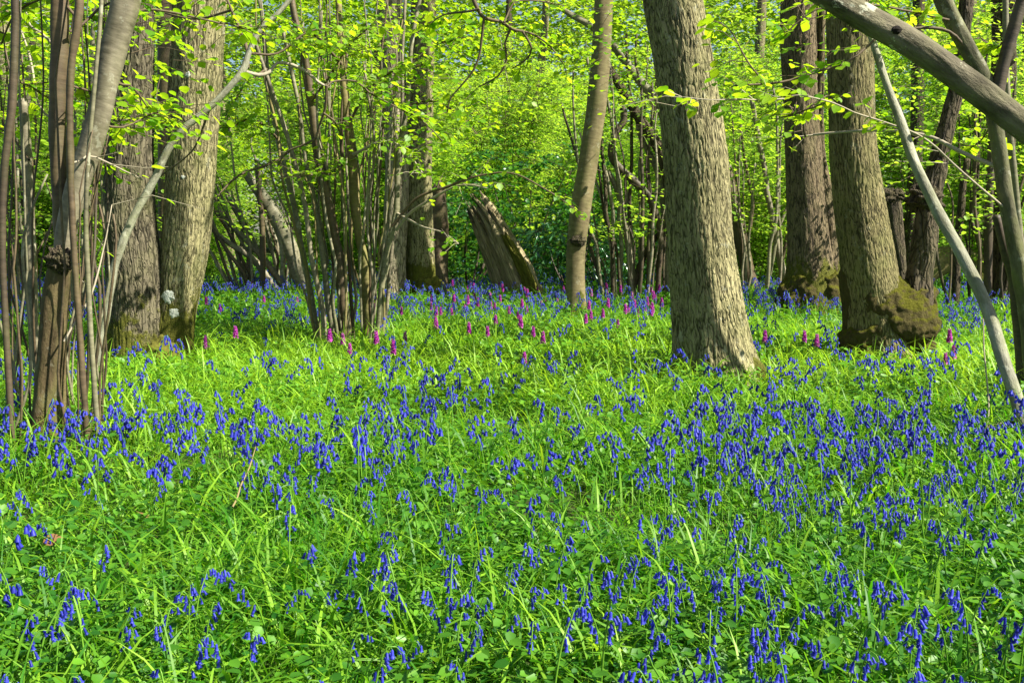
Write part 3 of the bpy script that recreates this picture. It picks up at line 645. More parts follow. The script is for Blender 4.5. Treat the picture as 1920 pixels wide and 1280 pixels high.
# --- right-hand forked hazel
B_FORK = barkmat('green forked bark', (.035, .032, .015), (.17, .16, .09), 'blotch', 1.1, 0, .6, .3, .7, .6, .2)
YS = 5.5; oS = root_at(1935, YS)
tS = thing('forked_hazel', 'grey-green forked stem at the right edge behind the slanting log', 'hazel', oS)
stem(tS, oS, [(1945, 740, 32), (1926, 600, 29), (1910, 500, 28), (1895, 420, 27), (1878, 320, 27), (1866, 230, 27), (1852, 165, 28), (1835, 130, 30), (1808, 80, 30), (1785, 35, 30), (1762, -20, 30), (1735, -120, 26)], YS, B_FORK, 601, 0, 6, 30, .03, lump=.10, name='main_stem')
stem(tS, oS, [(1866, 190, 26), (1876, 145, 24), (1890, 90, 22), (1905, 40, 21), (1925, -30, 20), (1950, -150, 16)], YS - .03, B_HAZD, 602, 0, 5, 20, .03, False, name='stem')
stem(tS, oS, [(1930, 700, 14), (1918, 520, 13), (1906, 380, 13), (1893, 240, 12), (1886, 120, 11), (1884, -30, 10)], YS + .4, B_HAZG, 603, 0, 5, 10)
stem(tS, oS, [(1932, 640, 26), (1905, 540, 24), (1888, 480, 20), (1872, 420, 16), (1867, 405, 14)], YS + .1, B_HAZD, 604, 0, None, 16, .03)
for k, (path, sub, nl, mt, sz, dY) in enumerate((
    ([(1890, 395, 5), (1800, 320, 4), (1740, 268, 4), (1680, 238, 3), (1620, 215, 3), (1560, 192, 3), (1500, 182, 2)], 10, 5, TWIGP, .06, -.6),
    ([(1850, 160, 8), (1780, 60, 6), (1660, 60, 5), (1628, 82, 5), (1590, 112, 5), (1540, 130, 5), (1480, 152, 4), (1440, 160, 4), (1400, 162, 3), (1370, 165, 2)], 16, 5, TWIG, .06, -.4),
    ([(1875, 315, 8), (1800, 285, 8), (1750, 260, 7), (1690, 248, 6), (1640, 246, 6), (1600, 248, 5), (1540, 254, 5), (1510, 258, 4)], 5, 3, TWIGP, .055, .6),
    ([(1480, 185, 3), (1430, 190, 3), (1380, 186, 3), (1330, 185, 2), (1275, 178, 2)], 8, 3, TWIGP, .06, -.2),
    ([(1790, 40, 5), (1740, 30, 4), (1700, 22, 4), (1640, 10, 3), (1580, 20, 2)], 14, 5, TWIG, .06, -.5), ([(1905, 40, 5), (1870, 90, 4), (1840, 70, 3), (1810, 100, 2)], 12, 5, TWIG, .06, .2),
    ([(1570, 15, 3), (1530, 20, 3), (1490, 45, 3), (1470, 70, 2)], 8, 4, TWIG, .06, 0), ([(1540, 195, 3), (1500, 210, 3), (1460, 220, 2)], 9, 4, TWIG, .055, .2),
    ([(1700, 22, 4), (1720, 60, 3), (1730, 110, 2)], 8, 4, TWIG, .055, .3), ([(1886, 130, 4), (1850, 250, 3), (1800, 290, 2)], 8, 4, TWIG, .055, .4),
    ([(1510, 258, 4), (1505, 235, 4), (1525, 200, 3), (1550, 180, 2)], 5, 4, TWIG, .055, 0), ([(1440, 160, 3), (1400, 120, 3), (1370, 60, 2), (1350, 40, 2)], 10, 4, TWIG, .06, .5))):
    branch(tS, oS, path, YS - .5 if k in (3, 6, 7) else YS, dY, mt, sub, nl, sz, 620 + k, (.1, .34), bend=.012)

# --- slanting log and leaning pole in front
YL = 4.5
pts, rad = stemP([(2700, 830, 57.4), (2250, 470, 54.1), (2060, 330, 50.8), (1925, 240, 49.2), (1830, 168, 47.6), (1760, 118, 47.6), (1690, 72, 49.2), (1620, 34, 47.6), (1550, -8, 44.3), (1470, -48, 39.4), (1380, -70, 32.8)], YL)
oLg = np.array(pts[0]); tLg = thing('slanting_log', 'thick grey-brown log slanting across the upper right corner with a knothole', 'log', oLg)
m = M(); tube(m, pts, rad, 64, .02, 701, .09, .002, .03); m.build('trunk', barkmat('log bark', (.022, .018, .011), (.22, .195, .13), 'blotch', .8, 0, .3, .9, .85, .9, .12), tLg, oLg)
m = M(); blob(m, P(1681, 57, YL - .052), (.024, .014, .017), 4, 0, 24, .3); m.build('knothole', simplemat('dark hole', (.006, .005, .004), (.02, .015, .01), 60, .95), tLg, oLg)
YQ = 4.2; pts, rad = stemP([(1985, 925, 34), (1930, 808, 29), (1905, 745, 25), (1875, 655, 24), (1850, 575, 24), (1800, 472, 22), (1760, 400, 21), (1712, 298, 19), (1690, 232, 17), (1665, 165, 14), (1642, 95, 13), (1622, 30, 12), (1600, -40, 10)], YQ, True, 1.5)
oQ = np.array(pts[0]); tQ = thing('leaning_pole', 'long thin pale grey-green pole leaning left under the slanting log', 'pole', oQ)
m = M(); tube(m, pts, rad, 26, .025, 711, .07); m.build('stem', B_POLE, tQ, oQ)
m = M(); tube(m, [P(1928, 800, YQ + .12), P(1945, 870, YQ + .05), P(1955, 940, YQ - .05)], [.02, .03, .035], 16, .03, 713, .2); m.build('dark_foot', B_HAZD, tQ, oQ)
m = M(); Yd = 4.4; tube(m, [P(1915, 790, Yd), P(1880, 795, Yd), P(1855, 802, Yd - .05), P(1838, 822, Yd - .1), P(1815, 845, Yd - .15)], [.008, .008, .007, .006, .004], 8, .03, 715, .3, bend=.02)
tag(m.build('dry_stick', B_HAZD), 'dark crooked dry stick lying low beside the foot of the leaning pole', 'stick')
m = M(); tube(m, [P(1843, 588, 4.9), P(1845, 640, 4.85), P(1850, 700, 4.8), P(1853, 760, 4.7), P(1847, 810, 4.6)], [.003, .0035, .004, .004, .004], 6, .04, 717, .2, bend=.012)
tag(m.build('hanging_twig', TWIGP), 'thin bare twig hanging straight down from the leaning pole', 'twig')
m = M(); tube(m, [P(436, 950, 2.9), P(450, 910, 3.0), P(466, 875, 3.1), P(480, 838, 3.2)], [.003, .003, .0025, .0015], 6, .03, 719, .15, bend=.008)
tag(m.build('dry_stalk', STRAW), 'straw-coloured dry stalk leaning right among the bluebells on the left', 'stalk')

# --- hazels further back, individually seen
def crown_px(parent, o, box, Yr, n, size, seed, templ=LEAF_MID, mat=None, nl=10, name='crown'):
    r = rng(seed); O = np.array([P(r.uniform(box[0], box[2]), r.uniform(box[1], box[3]), r.uniform(*Yr)) for _ in range(n)]); m = M()
    sprays(m, O, r.uniform(0, 6.28, n), r.uniform(.25, .6, n), r.normal(.0, .2, n), nl, size, r, templ, .2, .25); return m.build(name, [mat or L_FRESH, TWIG], parent, o)
crown_px(tA, oA, (-40, -40, 330, 230), (4.7, 6.4), 95, .05, 901, LEAF_HI, None, 7)
crown_px(tF, oF, (430, -40, 900, 300), (8.6, 11.5), 260, .058, 902)
crown_px(tS, oS, (1370, -30, 1930, 260), (7.5, 10.5), 60, .054, 903, LEAF_HI, None, 8)
crown_px(tH, oH, (860, -40, 1230, 200), (8, 10.5), 75, .054, 904, LEAF_HI, None, 8, 'leaves')
def far_hazel(label, base, Y, explicit, nrand, spread, lean, seed, wr=(4, 9), crown=0, mats=None, ty=(40, 330), name='hazel_tree'):
    o = root_at(base, Y); t = thing(name, label, 'hazel', o); r = rng(seed); mats = mats or [B_HAZ, B_HAZG, B_HAZB, B_HAZD]
    for k, path in enumerate(explicit): stem(t, o, path, Y + .15 * math.sin(k * 1.7), mats[k % len(mats)], seed + k, 0, None, 12, .08, lump=.12, bend=.02)
    gy = 430 + CH * F / Y * 1.0
    for k in range(nrand):
        bx = base + r.uniform(-1, 1) * spread; tx = bx + (bx - base) * r.uniform(.3, 1.6) + lean * r.uniform(.5, 1.3) + r.normal() * 22; t_y = r.uniform(*ty); w = r.uniform(*wr)
        mx = (bx + tx) / 2 - lean * .12 + r.normal() * 10
        stem(t, o, [(bx, gy, w), (bx + (mx - bx) * .55, gy - (gy - t_y) * .28, w * .95), (mx, (gy + t_y) / 2, w * .85), (tx, t_y, w * .5)], Y + r.uniform(-.5, .5), mats[k % len(mats)], seed + 30 + k, 0, None, 6, .15, bend=.05)
    if crown:
        m = M(); n = int(crown * 2.8); O = np.array([P(base + lean * .6 + r.normal() * spread * 2.0, r.uniform(-40, 440), Y + r.normal() * .9) for _ in range(n)])
        sprays(m, O, r.uniform(0, 6.28, n), r.uniform(.3, .9, n), r.normal(.05, .16, n), 12, .062, r, LEAF_MID); m.build('crown', [L_MID, TWIG], t, o)
    return t
far_hazel('shady tangle of thin stems between the slender trunk and the thick trunk', 1195, 14.0,
    [[(1310, 562, 24), (1292, 480, 23), (1264, 390, 22), (1245, 300, 22), (1215, 240, 20), (1180, 190, 17), (1150, 140, 15), (1130, 105, 12)],
     [(1330, 560, 22), (1305, 420, 23), (1278, 310, 22), (1240, 205, 20), (1210, 165, 18), (1175, 120, 15), (1120, 60, 13), (1050, 15, 9)],
     [(1232, 562, 10), (1238, 450, 11), (1222, 380, 13), (1195, 345, 15), (1165, 318, 15), (1146, 290, 14), (1152, 255, 13), (1170, 225, 12), (1165, 180, 9)],
     [(1190, 562, 12), (1178, 460, 12), (1165, 380, 11), (1140, 320, 9)], [(1180, 560, 11), (1215, 460, 11), (1270, 420, 10), (1300, 410, 8)],
     [(1255, 562, 12), (1248, 430, 12), (1235, 330, 12), (1205, 260, 11), (1190, 200, 9)]], 20, 60, -20, 800, (3, 8), 130, [B_DARK, B_HAZG, B_HAZD, B_HAZ])
far_hazel('hazel with leaning stems in the gap right of the twin-trunked tree', 500, 15.2,
    [[(575, 560, 26), (545, 470, 28), (512, 400, 26), (480, 350, 20), (460, 320, 14)], [(545, 558, 12), (490, 480, 12), (440, 425, 11), (405, 395, 9)], [(530, 558, 12), (480, 490, 12), (430, 455, 10), (400, 430, 8)],
     [(490, 556, 12), (494, 480, 11), (490, 400, 10), (480, 300, 8)]], 22, 60, -70, 850, (4, 9), 120, [B_HAZG, B_HAZ, B_HAZ, B_HAZB], (150, 420))
far_hazel('thin upright coppice stems between the thick trunk and the mossy-footed tree', 1420, 15.5,
    [[(1415, 560, 28), (1398, 490, 26), (1378, 400, 24), (1362, 310, 18)], [(1475, 565, 14), (1462, 480, 13), (1445, 400, 11), (1430, 300, 10), (1410, 190, 8)]], 18, 55, 0, 880, (3.5, 8), 120, [B_HAZB, B_HAZ, B_HAZG])
far_hazel('spindly hazel behind the nearby hazel at the left edge', 60, 10.5, [[(60, 600, 14), (55, 420, 12), (50, 250, 11), (60, 60, 9)], [(150, 600, 11), (165, 400, 10), (170, 200, 9), (178, 0, 7)]], 22, 100, 0, 910, (4, 9), 120)
far_hazel('dark-stemmed hazel at the far right behind the leaning pole', 1840, 12.5, [[(1790, 580, 16), (1795, 470, 14), (1800, 400, 14), (1812, 300, 12)], [(1850, 580, 16), (1852, 470, 15), (1855, 380, 15), (1860, 250, 12)]], 14, 70, 0, 940, (3.5, 8), 100, [B_DARK, B_HAZD, B_HAZB])
big_tree('dark_right_tree', 'dark trunk at the right edge standing behind the forked stem', Yof(575), [[(1890, 585, 64), (1886, 520, 52), (1882, 430, 46), (1880, 300, 44), (1882, 100, 42), (1884, -60, 40)]], B_DARK, 11, ((0, 0, -1), (2, 2, 1.6), 120), .009, .05, .25, 60, .04, 95)
m = M(); pts, rad = stemP([(1720, 520, 50), (1760, 490, 46), (1800, 480, 40), (1850, 500, 30), (1875, 515, 20)], 16, False); tube(m, pts, rad, 24, .06, 97, .2, .01, .06)
tag(m.build('fallen_trunk', B_MOSS), 'mossy fallen trunk lying behind the leaning pole on the right', 'fallen tree')

# ------------------------------------------------------------------ thicket behind: copies of five hazels
def bush_proto(seed, H=6.0, ns=7, nsp=1600, size=.074, mat=None):
    r = rng(seed); root = thing('hazel_bush', 'leafy yellow-green hazel bush in the bright thicket behind the trunks', 'hazel bush', (0, 0, 0), 'hazel bushes of the thicket')
    paths = []; ch = []
    for k in range(ns):
        a = k / ns * 6.28 + r.normal() * .3; b = np.array([math.cos(a), math.sin(a), 0]) * r.uniform(.1, .35); s = r.uniform(.25, 1.9); h = H * r.uniform(.65, 1.0)
        d = np.array([math.cos(a), math.sin(a), 0]); q = [b + [0, 0, -.15], b + d * s * .15 + [0, 0, h * .3], b + d * s * .45 + [0, 0, h * .65], b + d * s + [0, 0, h]]
        w = r.uniform(.012, .034); m = M(); C, R = tube(m, q, [w, w * .85, w * .6, w * .25], 6, .25, seed * 10 + k, .1, bend=.05); paths.append(C)
        ch.append((m.build('stem', [B_HAZ, B_HAZB, B_HAZG][k % 3], root), []))
    m = M(); si = r.integers(0, ns, nsp); t = r.uniform(.12, 1, nsp) ** .85
    O = np.array([paths[i][int(f * (len(paths[i]) - 1))] for i, f in zip(si, t)])
    az = np.arctan2(O[:, 1], O[:, 0]) + r.normal(0, .9, nsp)
    sprays(m, O, az, r.uniform(.5, 1.45, nsp), r.normal(.08, .16, nsp), 20, size, r, LEAF_MID, .2, .26)
    ch.append((m.build('crown', [mat or L_MID, TWIG], root), []))
    return root, ch
protos = [bush_proto(1000 + k, 5.2 + .5 * k) for k in range(5)]
r = rng(77); spots = []
for D, n in ((16.4, 5), (19, 6), (22, 7), (26, 8), (31, 9), (36, 10)):
    wdt = .56 * D + 2.0
    for k in range(n):
        x = -wdt + 2 * wdt * (k + .5 + r.uniform(-.35, .35)) / n
        if D < 18 and -1.6 < x < 1.2: continue
        spots.append((x, D + r.uniform(-1, 1)))
for i, (x, y) in enumerate(spots):
    root, ch = protos[i % 5]; loc = (x, y, float(gz(x, y)) - .02); a = r.uniform(0, 6.28); s = r.uniform(.9, 1.15) * (.62 + .022 * (y - 16))
    if i < 5: root.location = loc; root.rotation_euler = (0, 0, a); root.scale = (s, s, s)
    else: copy_tree(root, ch, loc, a, s)
# tall trees further off
r = rng(79)
for k, (px, Y, w) in enumerate(((430, 24, 22), (715, 21, 46), (1010, 26, 16), (1400, 24, 20), (1700, 22, 24), (1830, 20, 22), (40, 22, 26), (180, 26, 26), (1600, 30, 20), (1910, 27, 22), (950, 38, 18))):
    o = root_at(px, Y); t = thing('background_tree', 'straight bare-stemmed trunk far back in the wood', 'tree', o, 'straight trunks far back in the wood')
    m = M(); R0 = w * Y / F / 2
    tube(m, [o + [0, 0, -.1], o + [r.normal() * .1, 0, 3], o + [r.normal() * .3, 0, 7], o + [r.normal() * .5, 0, 12]], [R0 * 1.1, R0, R0 * .8, R0 * .4], 20, .3, 1200 + k, .05, 0, .05, .2); m.build('trunk', [B_ASH, B_DARK, B_ASHM][k % 3], t, o)

# dark shrubs under the hazels in the middle
def shrub(name, label, cat, px, Y, rad, n, seed, mat, size, templ, nl=12, tilt=.35):
    r = rng(seed); o = root_at(px, Y); t = thing(name, label, cat, o); m = M()
    for k in range(7):
        a = r.uniform(0, 6.28); e = o + np.array([math.cos(a) * rad[0] * .6, math.sin(a) * rad[1] * .6, rad[2] * r.uniform(.9, 1.5)])
        tube(m, [o + [0, 0, -.1], (o + e) / 2 + r.normal(size=3) * .08, e], [.02, .015, .006], 6, .12, seed + k, .1)
    m.build('stem', B_HAZD, t, o)
    d = r.normal(size=(n, 3)); d /= np.linalg.norm(d, axis=1)[:, None]; O = o + [0, 0, rad[2] * .8] + d * (r.uniform(.3, 1, n) ** .5)[:, None] * np.array(rad); O[:, 2] = np.maximum(O[:, 2], .05)
    m = M(); sprays(m, O, np.arctan2(d[:, 1], d[:, 0]) + r.normal(0, .6, n), r.uniform(.25, .5, n), r.normal(.2, .3, n), nl, size, r, templ, .2, .25, tilt=tilt); m.build('crown', [mat, TWIG], t, o)
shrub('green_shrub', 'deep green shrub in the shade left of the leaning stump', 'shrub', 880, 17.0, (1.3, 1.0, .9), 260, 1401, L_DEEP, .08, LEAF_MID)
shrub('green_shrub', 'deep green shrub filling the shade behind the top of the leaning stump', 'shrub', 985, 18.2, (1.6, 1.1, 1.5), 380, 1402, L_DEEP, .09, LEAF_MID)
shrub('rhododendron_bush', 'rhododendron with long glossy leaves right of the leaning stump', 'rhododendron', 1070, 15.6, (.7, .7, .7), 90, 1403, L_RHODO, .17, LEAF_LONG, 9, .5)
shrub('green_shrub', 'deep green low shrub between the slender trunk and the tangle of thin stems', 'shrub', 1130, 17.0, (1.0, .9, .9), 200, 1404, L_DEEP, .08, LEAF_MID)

# the wood that closes the view
def far_wood():
    r = rng(1500); n = 36000; m = M()
    x = r.uniform(-52, 52, n); y = 40 + r.uniform(0, 16, n) + .004 * x * x; z = r.uniform(0, 1, n) ** .8 * 15.5
    sprays(m, np.stack([x, y, z], -1), r.uniform(0, 6.28, n), r.uniform(.8, 1.8, n), r.normal(0, .25, n), 14, .26, r, LEAF_LO, .2, .3, twig=False)
    tag(m.build('distant_woodland', [L_FAR]), 'bright green mass of leaves closing the view far behind the trunks', 'woodland', kind='stuff')
far_wood()

# ------------------------------------------------------------------ woodland floor
def clear(x, y, f=1.0):
    k = np.ones(len(x), bool)
    for tx, ty, tr in TRUNKS: k &= (x - tx) ** 2 + (y - ty) ** 2 > (tr * f) ** 2
    return k
def scatter(r, y0, y1, dens, mg=1.4):
    a = lambda y: .514 * y + mg
    n = int(dens * (y1 - y0) * (a(y0) + a(y1)))
    y = np.sqrt(r.uniform(0, 1, n * 2) * (y1 ** 2 - y0 ** 2) + y0 ** 2); x = r.uniform(-1, 1, len(y)) * a(y)
    return x[:n], y[:n]
def blades(m, x, y, L, w, lean, curl, r, tint, seg=4, mat=0):
    n = len(x); az = r.uniform(0, 6.28, n); h = np.stack([np.cos(az), np.sin(az)], -1); sd = np.stack([-h[:, 1], h[:, 0]], -1)
    tw = r.normal(0, .5, n); pos = np.stack([x, y, gz(x, y) - .01], -1); V = np.zeros((n, 2 * seg + 1, 3)); ph = lean.copy()
    for i in range(seg + 1):
        t = i / seg; wd = w * (1 - t ** 2.2) * (.55 + .9 * t if t < .5 else 1.0)
        s3 = np.concatenate([sd * np.cos(tw)[:, None], np.sin(tw)[:, None] * .6], 1)
        if i < seg: V[:, 2 * i] = pos - s3 * wd[:, None] / 2; V[:, 2 * i + 1] = pos + s3 * wd[:, None] / 2
        else: V[:, 2 * seg] = pos
        st = L / seg; pos = pos + np.concatenate([h * (np.sin(ph) * st)[:, None], (np.cos(ph) * st)[:, None]], 1); ph = ph + curl / seg
    V[..., 2] = np.maximum(V[..., 2], gz(V[..., 0], V[..., 1]) + .004)
    k = 2 * seg + 1; off = np.arange(n)[:, None, None] * k
    q = np.array([(2 * i, 2 * i + 1, 2 * i + 3, 2 * i + 2) for i in range(seg - 1)]); t3 = np.array([(2 * seg - 2, 2 * seg - 1, 2 * seg)])
    m.add(V.reshape(-1, 3), [(q[None] + off).reshape(-1, 4), (t3[None] + off).reshape(-1, 3)], mat, np.repeat(tint, k))
def clump(x, y, s=.9, o=0): return noise(np.stack([x * s, y * s, np.full(len(x), 3.3 + o)], -1))
def floor():
    r = rng(2000); m = M()
    for y0, y1, d, ws in ((.75, 3, 3600, 1.0), (3, 6, 2300, 1.1), (6, 10, 1200, 1.3), (10, 17, 480, 1.7), (17, 34, 70, 3.0)):
        x, y = scatter(r, y0, y1, d); k = clear(x, y, .9); x, y = x[k], y[k]; n = len(x)
        c = clump(x, y); strap = r.uniform(size=n) < (.46 if y0 < 3 else .34)
        op = (clump(x, y, 1.1, 60) < -.33) | ((x + .02) ** 2 / .09 + (y - 1.85) ** 2 / .03 < 1) | ((x + 1.15) ** 2 / .12 + (y - 2.75) ** 2 / .06 < 1); k = ~op | (r.uniform(size=n) < .3)
        x, y, c, strap = x[k], y[k], c[k], strap[k]; n = len(x)
        L = np.where(strap, r.uniform(.16, .34, n), r.uniform(.05, .20, n)) * (1 + .35 * c) * (.86 if y0 < 3 else 1); w = np.where(strap, r.uniform(.006, .0135, n), r.uniform(.0025, .0055, n)) * ws
        lean = np.abs(np.where(strap, r.normal(.2, .35, n), r.normal(.4, .5, n))); curl = np.where(strap, r.uniform(.8, 3.0, n), r.uniform(.1, 1.8, n))
        tint = np.clip(.27 + .35 * clump(x, y, .5, 7) + .60 * np.exp(-((y - 7.2) / 2.4) ** 2) + r.normal(0, .28, n), 0, 1)  # sunlight on the middle clearing painted into the blade tint by distance
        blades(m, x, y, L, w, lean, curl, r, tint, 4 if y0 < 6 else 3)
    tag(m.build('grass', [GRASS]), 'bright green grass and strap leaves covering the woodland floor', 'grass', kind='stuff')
    m = M()
    for y0, y1, d, sz in ((.75, 3, 3200, .026), (3, 6, 1900, .03), (6, 10, 900, .04), (10, 17, 300, .055), (17, 34, 50, .09)):
        x, y = scatter(r, y0, y1, d); k = clear(x, y, .9); x, y = x[k], y[k]; c = clump(x, y, 1.6, 20); k = r.uniform(size=len(x)) < .55 + 1.2 * c; x, y = x[k], y[k]; n = len(x)
        z = gz(x, y) + .02 + r.beta(1.6, 2, n) * .15
        leaves(m, np.stack([x, y, z], -1), r.uniform(0, 6.28, n), r.normal(-.1, .3, n), r.normal(0, .35, n), sz * r.uniform(.6, 1.4, n), LEAF_MID, 0, np.clip(r.normal(.4, .28, n) + .5 * np.exp(-((y - 7.2) / 2.4) ** 2), 0, 1))  # leaf tint also brightened across the clearing, painted sunlight
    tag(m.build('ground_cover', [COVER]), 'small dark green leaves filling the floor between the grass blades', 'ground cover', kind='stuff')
floor()

# ------------------------------------------------------------------ bluebells
def bell(lod, L, flare, seed):
    if lod == 0:
        rz = ((0, .0012), (-.14, .0028), (-.6, .0031), (-.86, .0040)); V = []
        for z, q in rz: V += [(q * math.cos(k * 1.0472), q * math.sin(k * 1.0472), z * L) for k in range(6)]
        V += [(flare * math.cos(k * 1.0472 + .5236), flare * math.sin(k * 1.0472 + .5236), -.93 * L) for k in range(6)]
        Fq = [(i * 6 + (k + 1) % 6, i * 6 + k, i * 6 + 6 + k, i * 6 + 6 + (k + 1) % 6) for i in range(3) for k in range(6)]
        return np.array(V), [np.array(Fq), np.array([(18 + (k + 1) % 6, 18 + k, 24 + k) for k in range(6)])]
    V = [(0, 0, 0)] + [(.0040 * math.cos(k * 1.5708), .0048 * math.sin(k * 1.5708), -.35 * L) for k in range(4)] + [(.0062 * math.cos(k * 1.5708), .0075 * math.sin(k * 1.5708), -.95 * L) for k in range(4)]
    return np.array(V), [np.array([(0, 1 + k, 1 + (k + 1) % 4) for k in range(4)]), np.array([(1 + (k + 1) % 4, 1 + k, 5 + k, 5 + (k + 1) % 4) for k in range(4)])]
def rot(V, a, b):
    """tilt by b about y, then turn by a about z"""
    x = V[:, 0] * math.cos(b) - V[:, 2] * math.sin(b); z = V[:, 0] * math.sin(b) + V[:, 2] * math.cos(b)
    return np.stack([x * math.cos(a) - V[:, 1] * math.sin(a), x * math.sin(a) + V[:, 1] * math.cos(a), z], -1)
def bluebell_parts(seed, lod):
    r = rng(seed); H = r.uniform(.22, .34); ln = r.uniform(.02, .07); ar = r.uniform(.018, .045); nb = int(r.integers(5, 13))
    pts = np.array([(0, 0, -.01), (ln * .25, 0, H * .4), (ln * .6, 0, H * .75), (ln, 0, H * .92), (ln + ar * .35, 0, H), (ln + ar * .8, 0, H * .985), (ln + ar * 1.1, 0, H * .93)])
    ms = M(); C, R = tube(ms, pts, [.0026, .0025, .0023, .002, .0016, .0013, .0008], 5 if lod == 0 else 3, .02 if lod == 0 else .045, seed, 0)
    k = len(C); bells = []; L0 = r.uniform(.0155, .0195)
    for i in range(nb):
        f = .66 + .34 * (i + .5) / nb; sv = np.concatenate([[0], np.cumsum(np.linalg.norm(np.diff(C, axis=0), axis=1))]); c = np.array([np.interp(f * sv[-1], sv, C[:, q]) for q in range(3)]); a = r.uniform(-1.9, 1.9); b = r.uniform(-.05, .7) * (1.2 - f + .5)
        ped = np.array([math.cos(a), math.sin(a), -.2]) * r.uniform(.007, .014)
        V, Fs = bell(lod, L0 * r.uniform(.8, 1.1) * 1.15, r.uniform(.006, .0085), seed)
        if lod == 0: tube(ms, [c, c + ped * .6 + [0, 0, .002], c + ped], [.0009, .0009, .001], 3, .01, seed + i, 0)
        bells.append((rot(V * 1.1, a, b) + c + ped, Fs, r.uniform(0, 1)))
    return ms, bells
rB = rng(3000)
xs, ys = [], []
for y0, y1, d in ((1.15, 2.2, 95), (2.2, 4.6, 88), (4.6, 6.0, 29), (6.0, 9.0, 11), (9.0, 17.0, 40), (17, 24, 10)):
    x, y = scatter(rB, y0, y1, d * 1.6, 1.3); c = clump(x, y, .85, 40) + .5 * clump(x, y, 2.6, 50)
    pr = np.clip(.55 + 1.15 * c, .08, 1)
    px = 960 + x / y * F
    if y0 < 4.6 and y1 > 2: pr = pr * np.where((px > 250) & (px < 760), 1.15, 1) * np.where(px > 1250, 1.2, 1.0)
    if y0 >= 6 and y1 <= 9: pr = pr * np.where((px > 350) & (px < 1250), .6, 1.5)
    k = (rB.uniform(size=len(x)) < pr * .75) & clear(x, y, 1.0); xs.append(x[k]); ys.append(y[k])
xs, ys = np.concatenate(xs), np.concatenate(ys)
inview = (np.abs(xs) < .514 * ys + .05) & (ys > 1.35)
order = np.argsort(np.where(inview, ys, ys + 100)); xs, ys = xs[order], ys[order]
NI = min(300, int(inview.sum())); near = []
for v in range(10):
    ms, bells = bluebell_parts(3100 + v, 0)
    root = bpy.data.objects.new('bluebell', None); root.empty_display_size = .05
    tag(root, 'blue nodding bluebell on a single green stem in the foreground grass', 'bluebell', 'bluebells of the foreground')
    ms2 = ms.build('stem', [FSTEM]); fl = []
    for V, Fs, t in bells:
        m = M(); m.add(V, Fs, 0, t); fl.append(m.build('flower', [BLUE]))
    mh = M()
    for V, Fs, t in bells: mh.add(V, Fs, 0, t)
    hd = mh.build('flower_head', [BLUE])
    near.append((root, [(ms2, [])] + [(f, []) for f in fl], [(ms2, []), (hd, [])]))
for i in range(NI):
    root, full, lite = near[i % 10]
    copy_tree(root, full if i < 150 else lite, (xs[i], ys[i], float(gz(xs[i], ys[i]))), rB.uniform(0, 6.28), rB.uniform(.64, .92))
for root, full, lite in near:
    for o, _ in full + lite[1:]: bpy.data.objects.remove(o, do_unlink=True)
    bpy.data.objects.remove(root)
m = M()
for v in range(14):
    ms, bells = bluebell_parts(3200 + v, 1); mm = M(); mm.V = ms.V; mm.FA = ms.FA; mm.T = ms.T; mm.n = ms.n
    idx = np.arange(NI + v, len(xs), 14); n = len(idx); a = rB.uniform(0, 6.28, n); s = rB.uniform(.72, 1.05, n); tt = rB.uniform(0, 1, n)
    base = np.stack([xs[idx], ys[idx], gz(xs[idx], ys[idx])], -1)
    def put(V, Fs, mat, t):
        x = V[:, 0][None] * np.cos(a)[:, None] - V[:, 1][None] * np.sin(a)[:, None]; y = V[:, 0][None] * np.sin(a)[:, None] + V[:, 1][None] * np.cos(a)[:, None]
        out = np.stack([x, y, np.broadcast_to(V[:, 2], x.shape)], -1) * s[:, None, None] + base[:, None]
        k = len(V); m.add(out.reshape(-1, 3), [(f[None] + np.arange(n)[:, None, None] * k).reshape(-1, f.shape[1]) for f in Fs], mat, np.repeat(np.clip(tt * .6 + t * .4, 0, 1), k))
    put(np.concatenate(ms.V), [f for f, _ in ms.FA], 1, .5)
    for V, Fs, t in bells: put(V, Fs, 0, t)
tag(m.build('bluebell_carpet', [BLUE, FSTEM]), 'carpet of bluebells stretching back between the trunks', 'bluebells', kind='stuff')

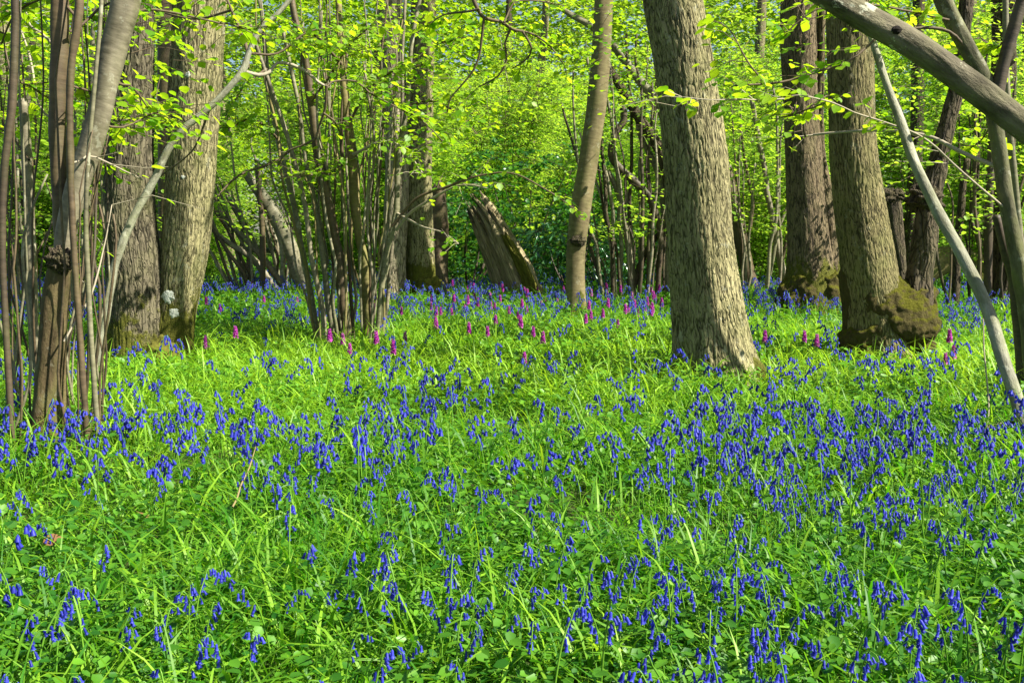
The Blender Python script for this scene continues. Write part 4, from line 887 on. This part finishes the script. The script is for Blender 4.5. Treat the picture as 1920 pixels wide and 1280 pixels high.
# ------------------------------------------------------------------ orchids
def orchid(seed):
    r = rng(seed); H = r.uniform(.22, .32); root = bpy.data.objects.new('purple_orchid', None); root.empty_display_size = .05
    tag(root, 'magenta-purple orchid spike standing among the bluebells in the middle distance', 'orchid', 'purple orchids among the bluebells')
    m = M(); tube(m, [(0, 0, -.01), (.004, 0, H * .5), (.008, .003, H)], [.0035, .003, .002], 5, .04, seed, 0); st = m.build('stem', [FSTEM])
    m = M(); n = 34; z = H - .085 + .085 * (np.arange(n) + .5) / n; a = np.arange(n) * 2.4 + r.normal(size=n) * .2; rad = .017 * (1.15 - .75 * (np.arange(n) / n) ** 2)
    for k, (dp, dy, sz) in enumerate(((.5, 0, .016), (-.6, .35, .018), (-.6, -.35, .018), (.1, .8, .013), (.1, -.8, .013))):
        C = np.stack([.007 + np.cos(a) * rad * .35, np.sin(a) * rad * .35, z], -1)
        leaves(m, C, a + dy, np.full(n, dp) + r.normal(0, .2, n), r.normal(0, .4, n), sz * (1.2 - .5 * np.arange(n) / n), LEAF_MID, 0, np.clip(r.normal(.5, .3, n), 0, 1))
    sp = m.build('flower_spike', [PURPLE])
    m = M(); q = np.zeros(5); blades(m, q, q, r.uniform(.1, .16, 5), r.uniform(.018, .026, 5), r.uniform(.3, .7, 5), r.uniform(.4, 1, 5), r, np.full(5, .4), 4); lf = m.build('leaves', [COVER])
    return root, [(st, []), (sp, []), (lf, [])]
OP = [orchid(4000 + k) for k in range(4)]; ro = rng(4100)
hp = [(618, 630), (655, 635), (705, 634), (735, 640), (815, 605), (880, 605), (915, 612), (955, 575), (870, 565), (930, 590), (825, 577), (760, 622), (970, 585), (985, 640), (1000, 610), (1020, 615), (975, 602), (1110, 582), (1140, 570), (1180, 566), (1100, 592), (380, 630), (437, 615), (1437, 620), (1510, 620), (1535, 622), (1785, 630), (1795, 645), (1780, 655), (1890, 650), (1240, 566), (1220, 577), (850, 552), (875, 553), (890, 552), (700, 562), (752, 568), (640, 622), (1130, 585), (1160, 590)]
pos = []
for px, py in hp:
    Y = Yof(py, .24); pos.append(((px - 960) / F * Y, Y))
for k in range(58):
    Y = ro.uniform(9.5, 15); px = ro.uniform(800, 1260) if k < 53 else ro.uniform(380, 560); pos.append(((px - 960) / F * Y, Y))
for i, (x, y) in enumerate(pos):
    if not clear(np.array([x]), np.array([y]), 1.0)[0]: continue
    root, ch = OP[i % 4]; copy_tree(root, ch, (x, y, float(gz(x, y))), ro.uniform(0, 6.28), ro.uniform(.8, 1.1))
for root, ch in OP:
    for o, _ in ch: bpy.data.objects.remove(o, do_unlink=True)
    bpy.data.objects.remove(root)

# a few fallen leaves
for k, (px, py, lab) in enumerate(((80, 1018, 'curled brown dead leaf on the green ground cover at the left edge'), (275, 970, 'small brown dead leaf on the floor left of the dry stalk'), (545, 1000, 'brown dead leaf half hidden in grass below the dry stalk'))):
    Y = Yof(py, .12); m = M(); c = P(px, py, Y); leaves(m, np.array([c]), np.array([.4 + k * 2.]), np.array([.25]), np.array([.5]), .055, LEAF_HI, 0, np.array([.5]))
    tag(m.build('dead_leaf', DRY), lab, 'dead leaf')
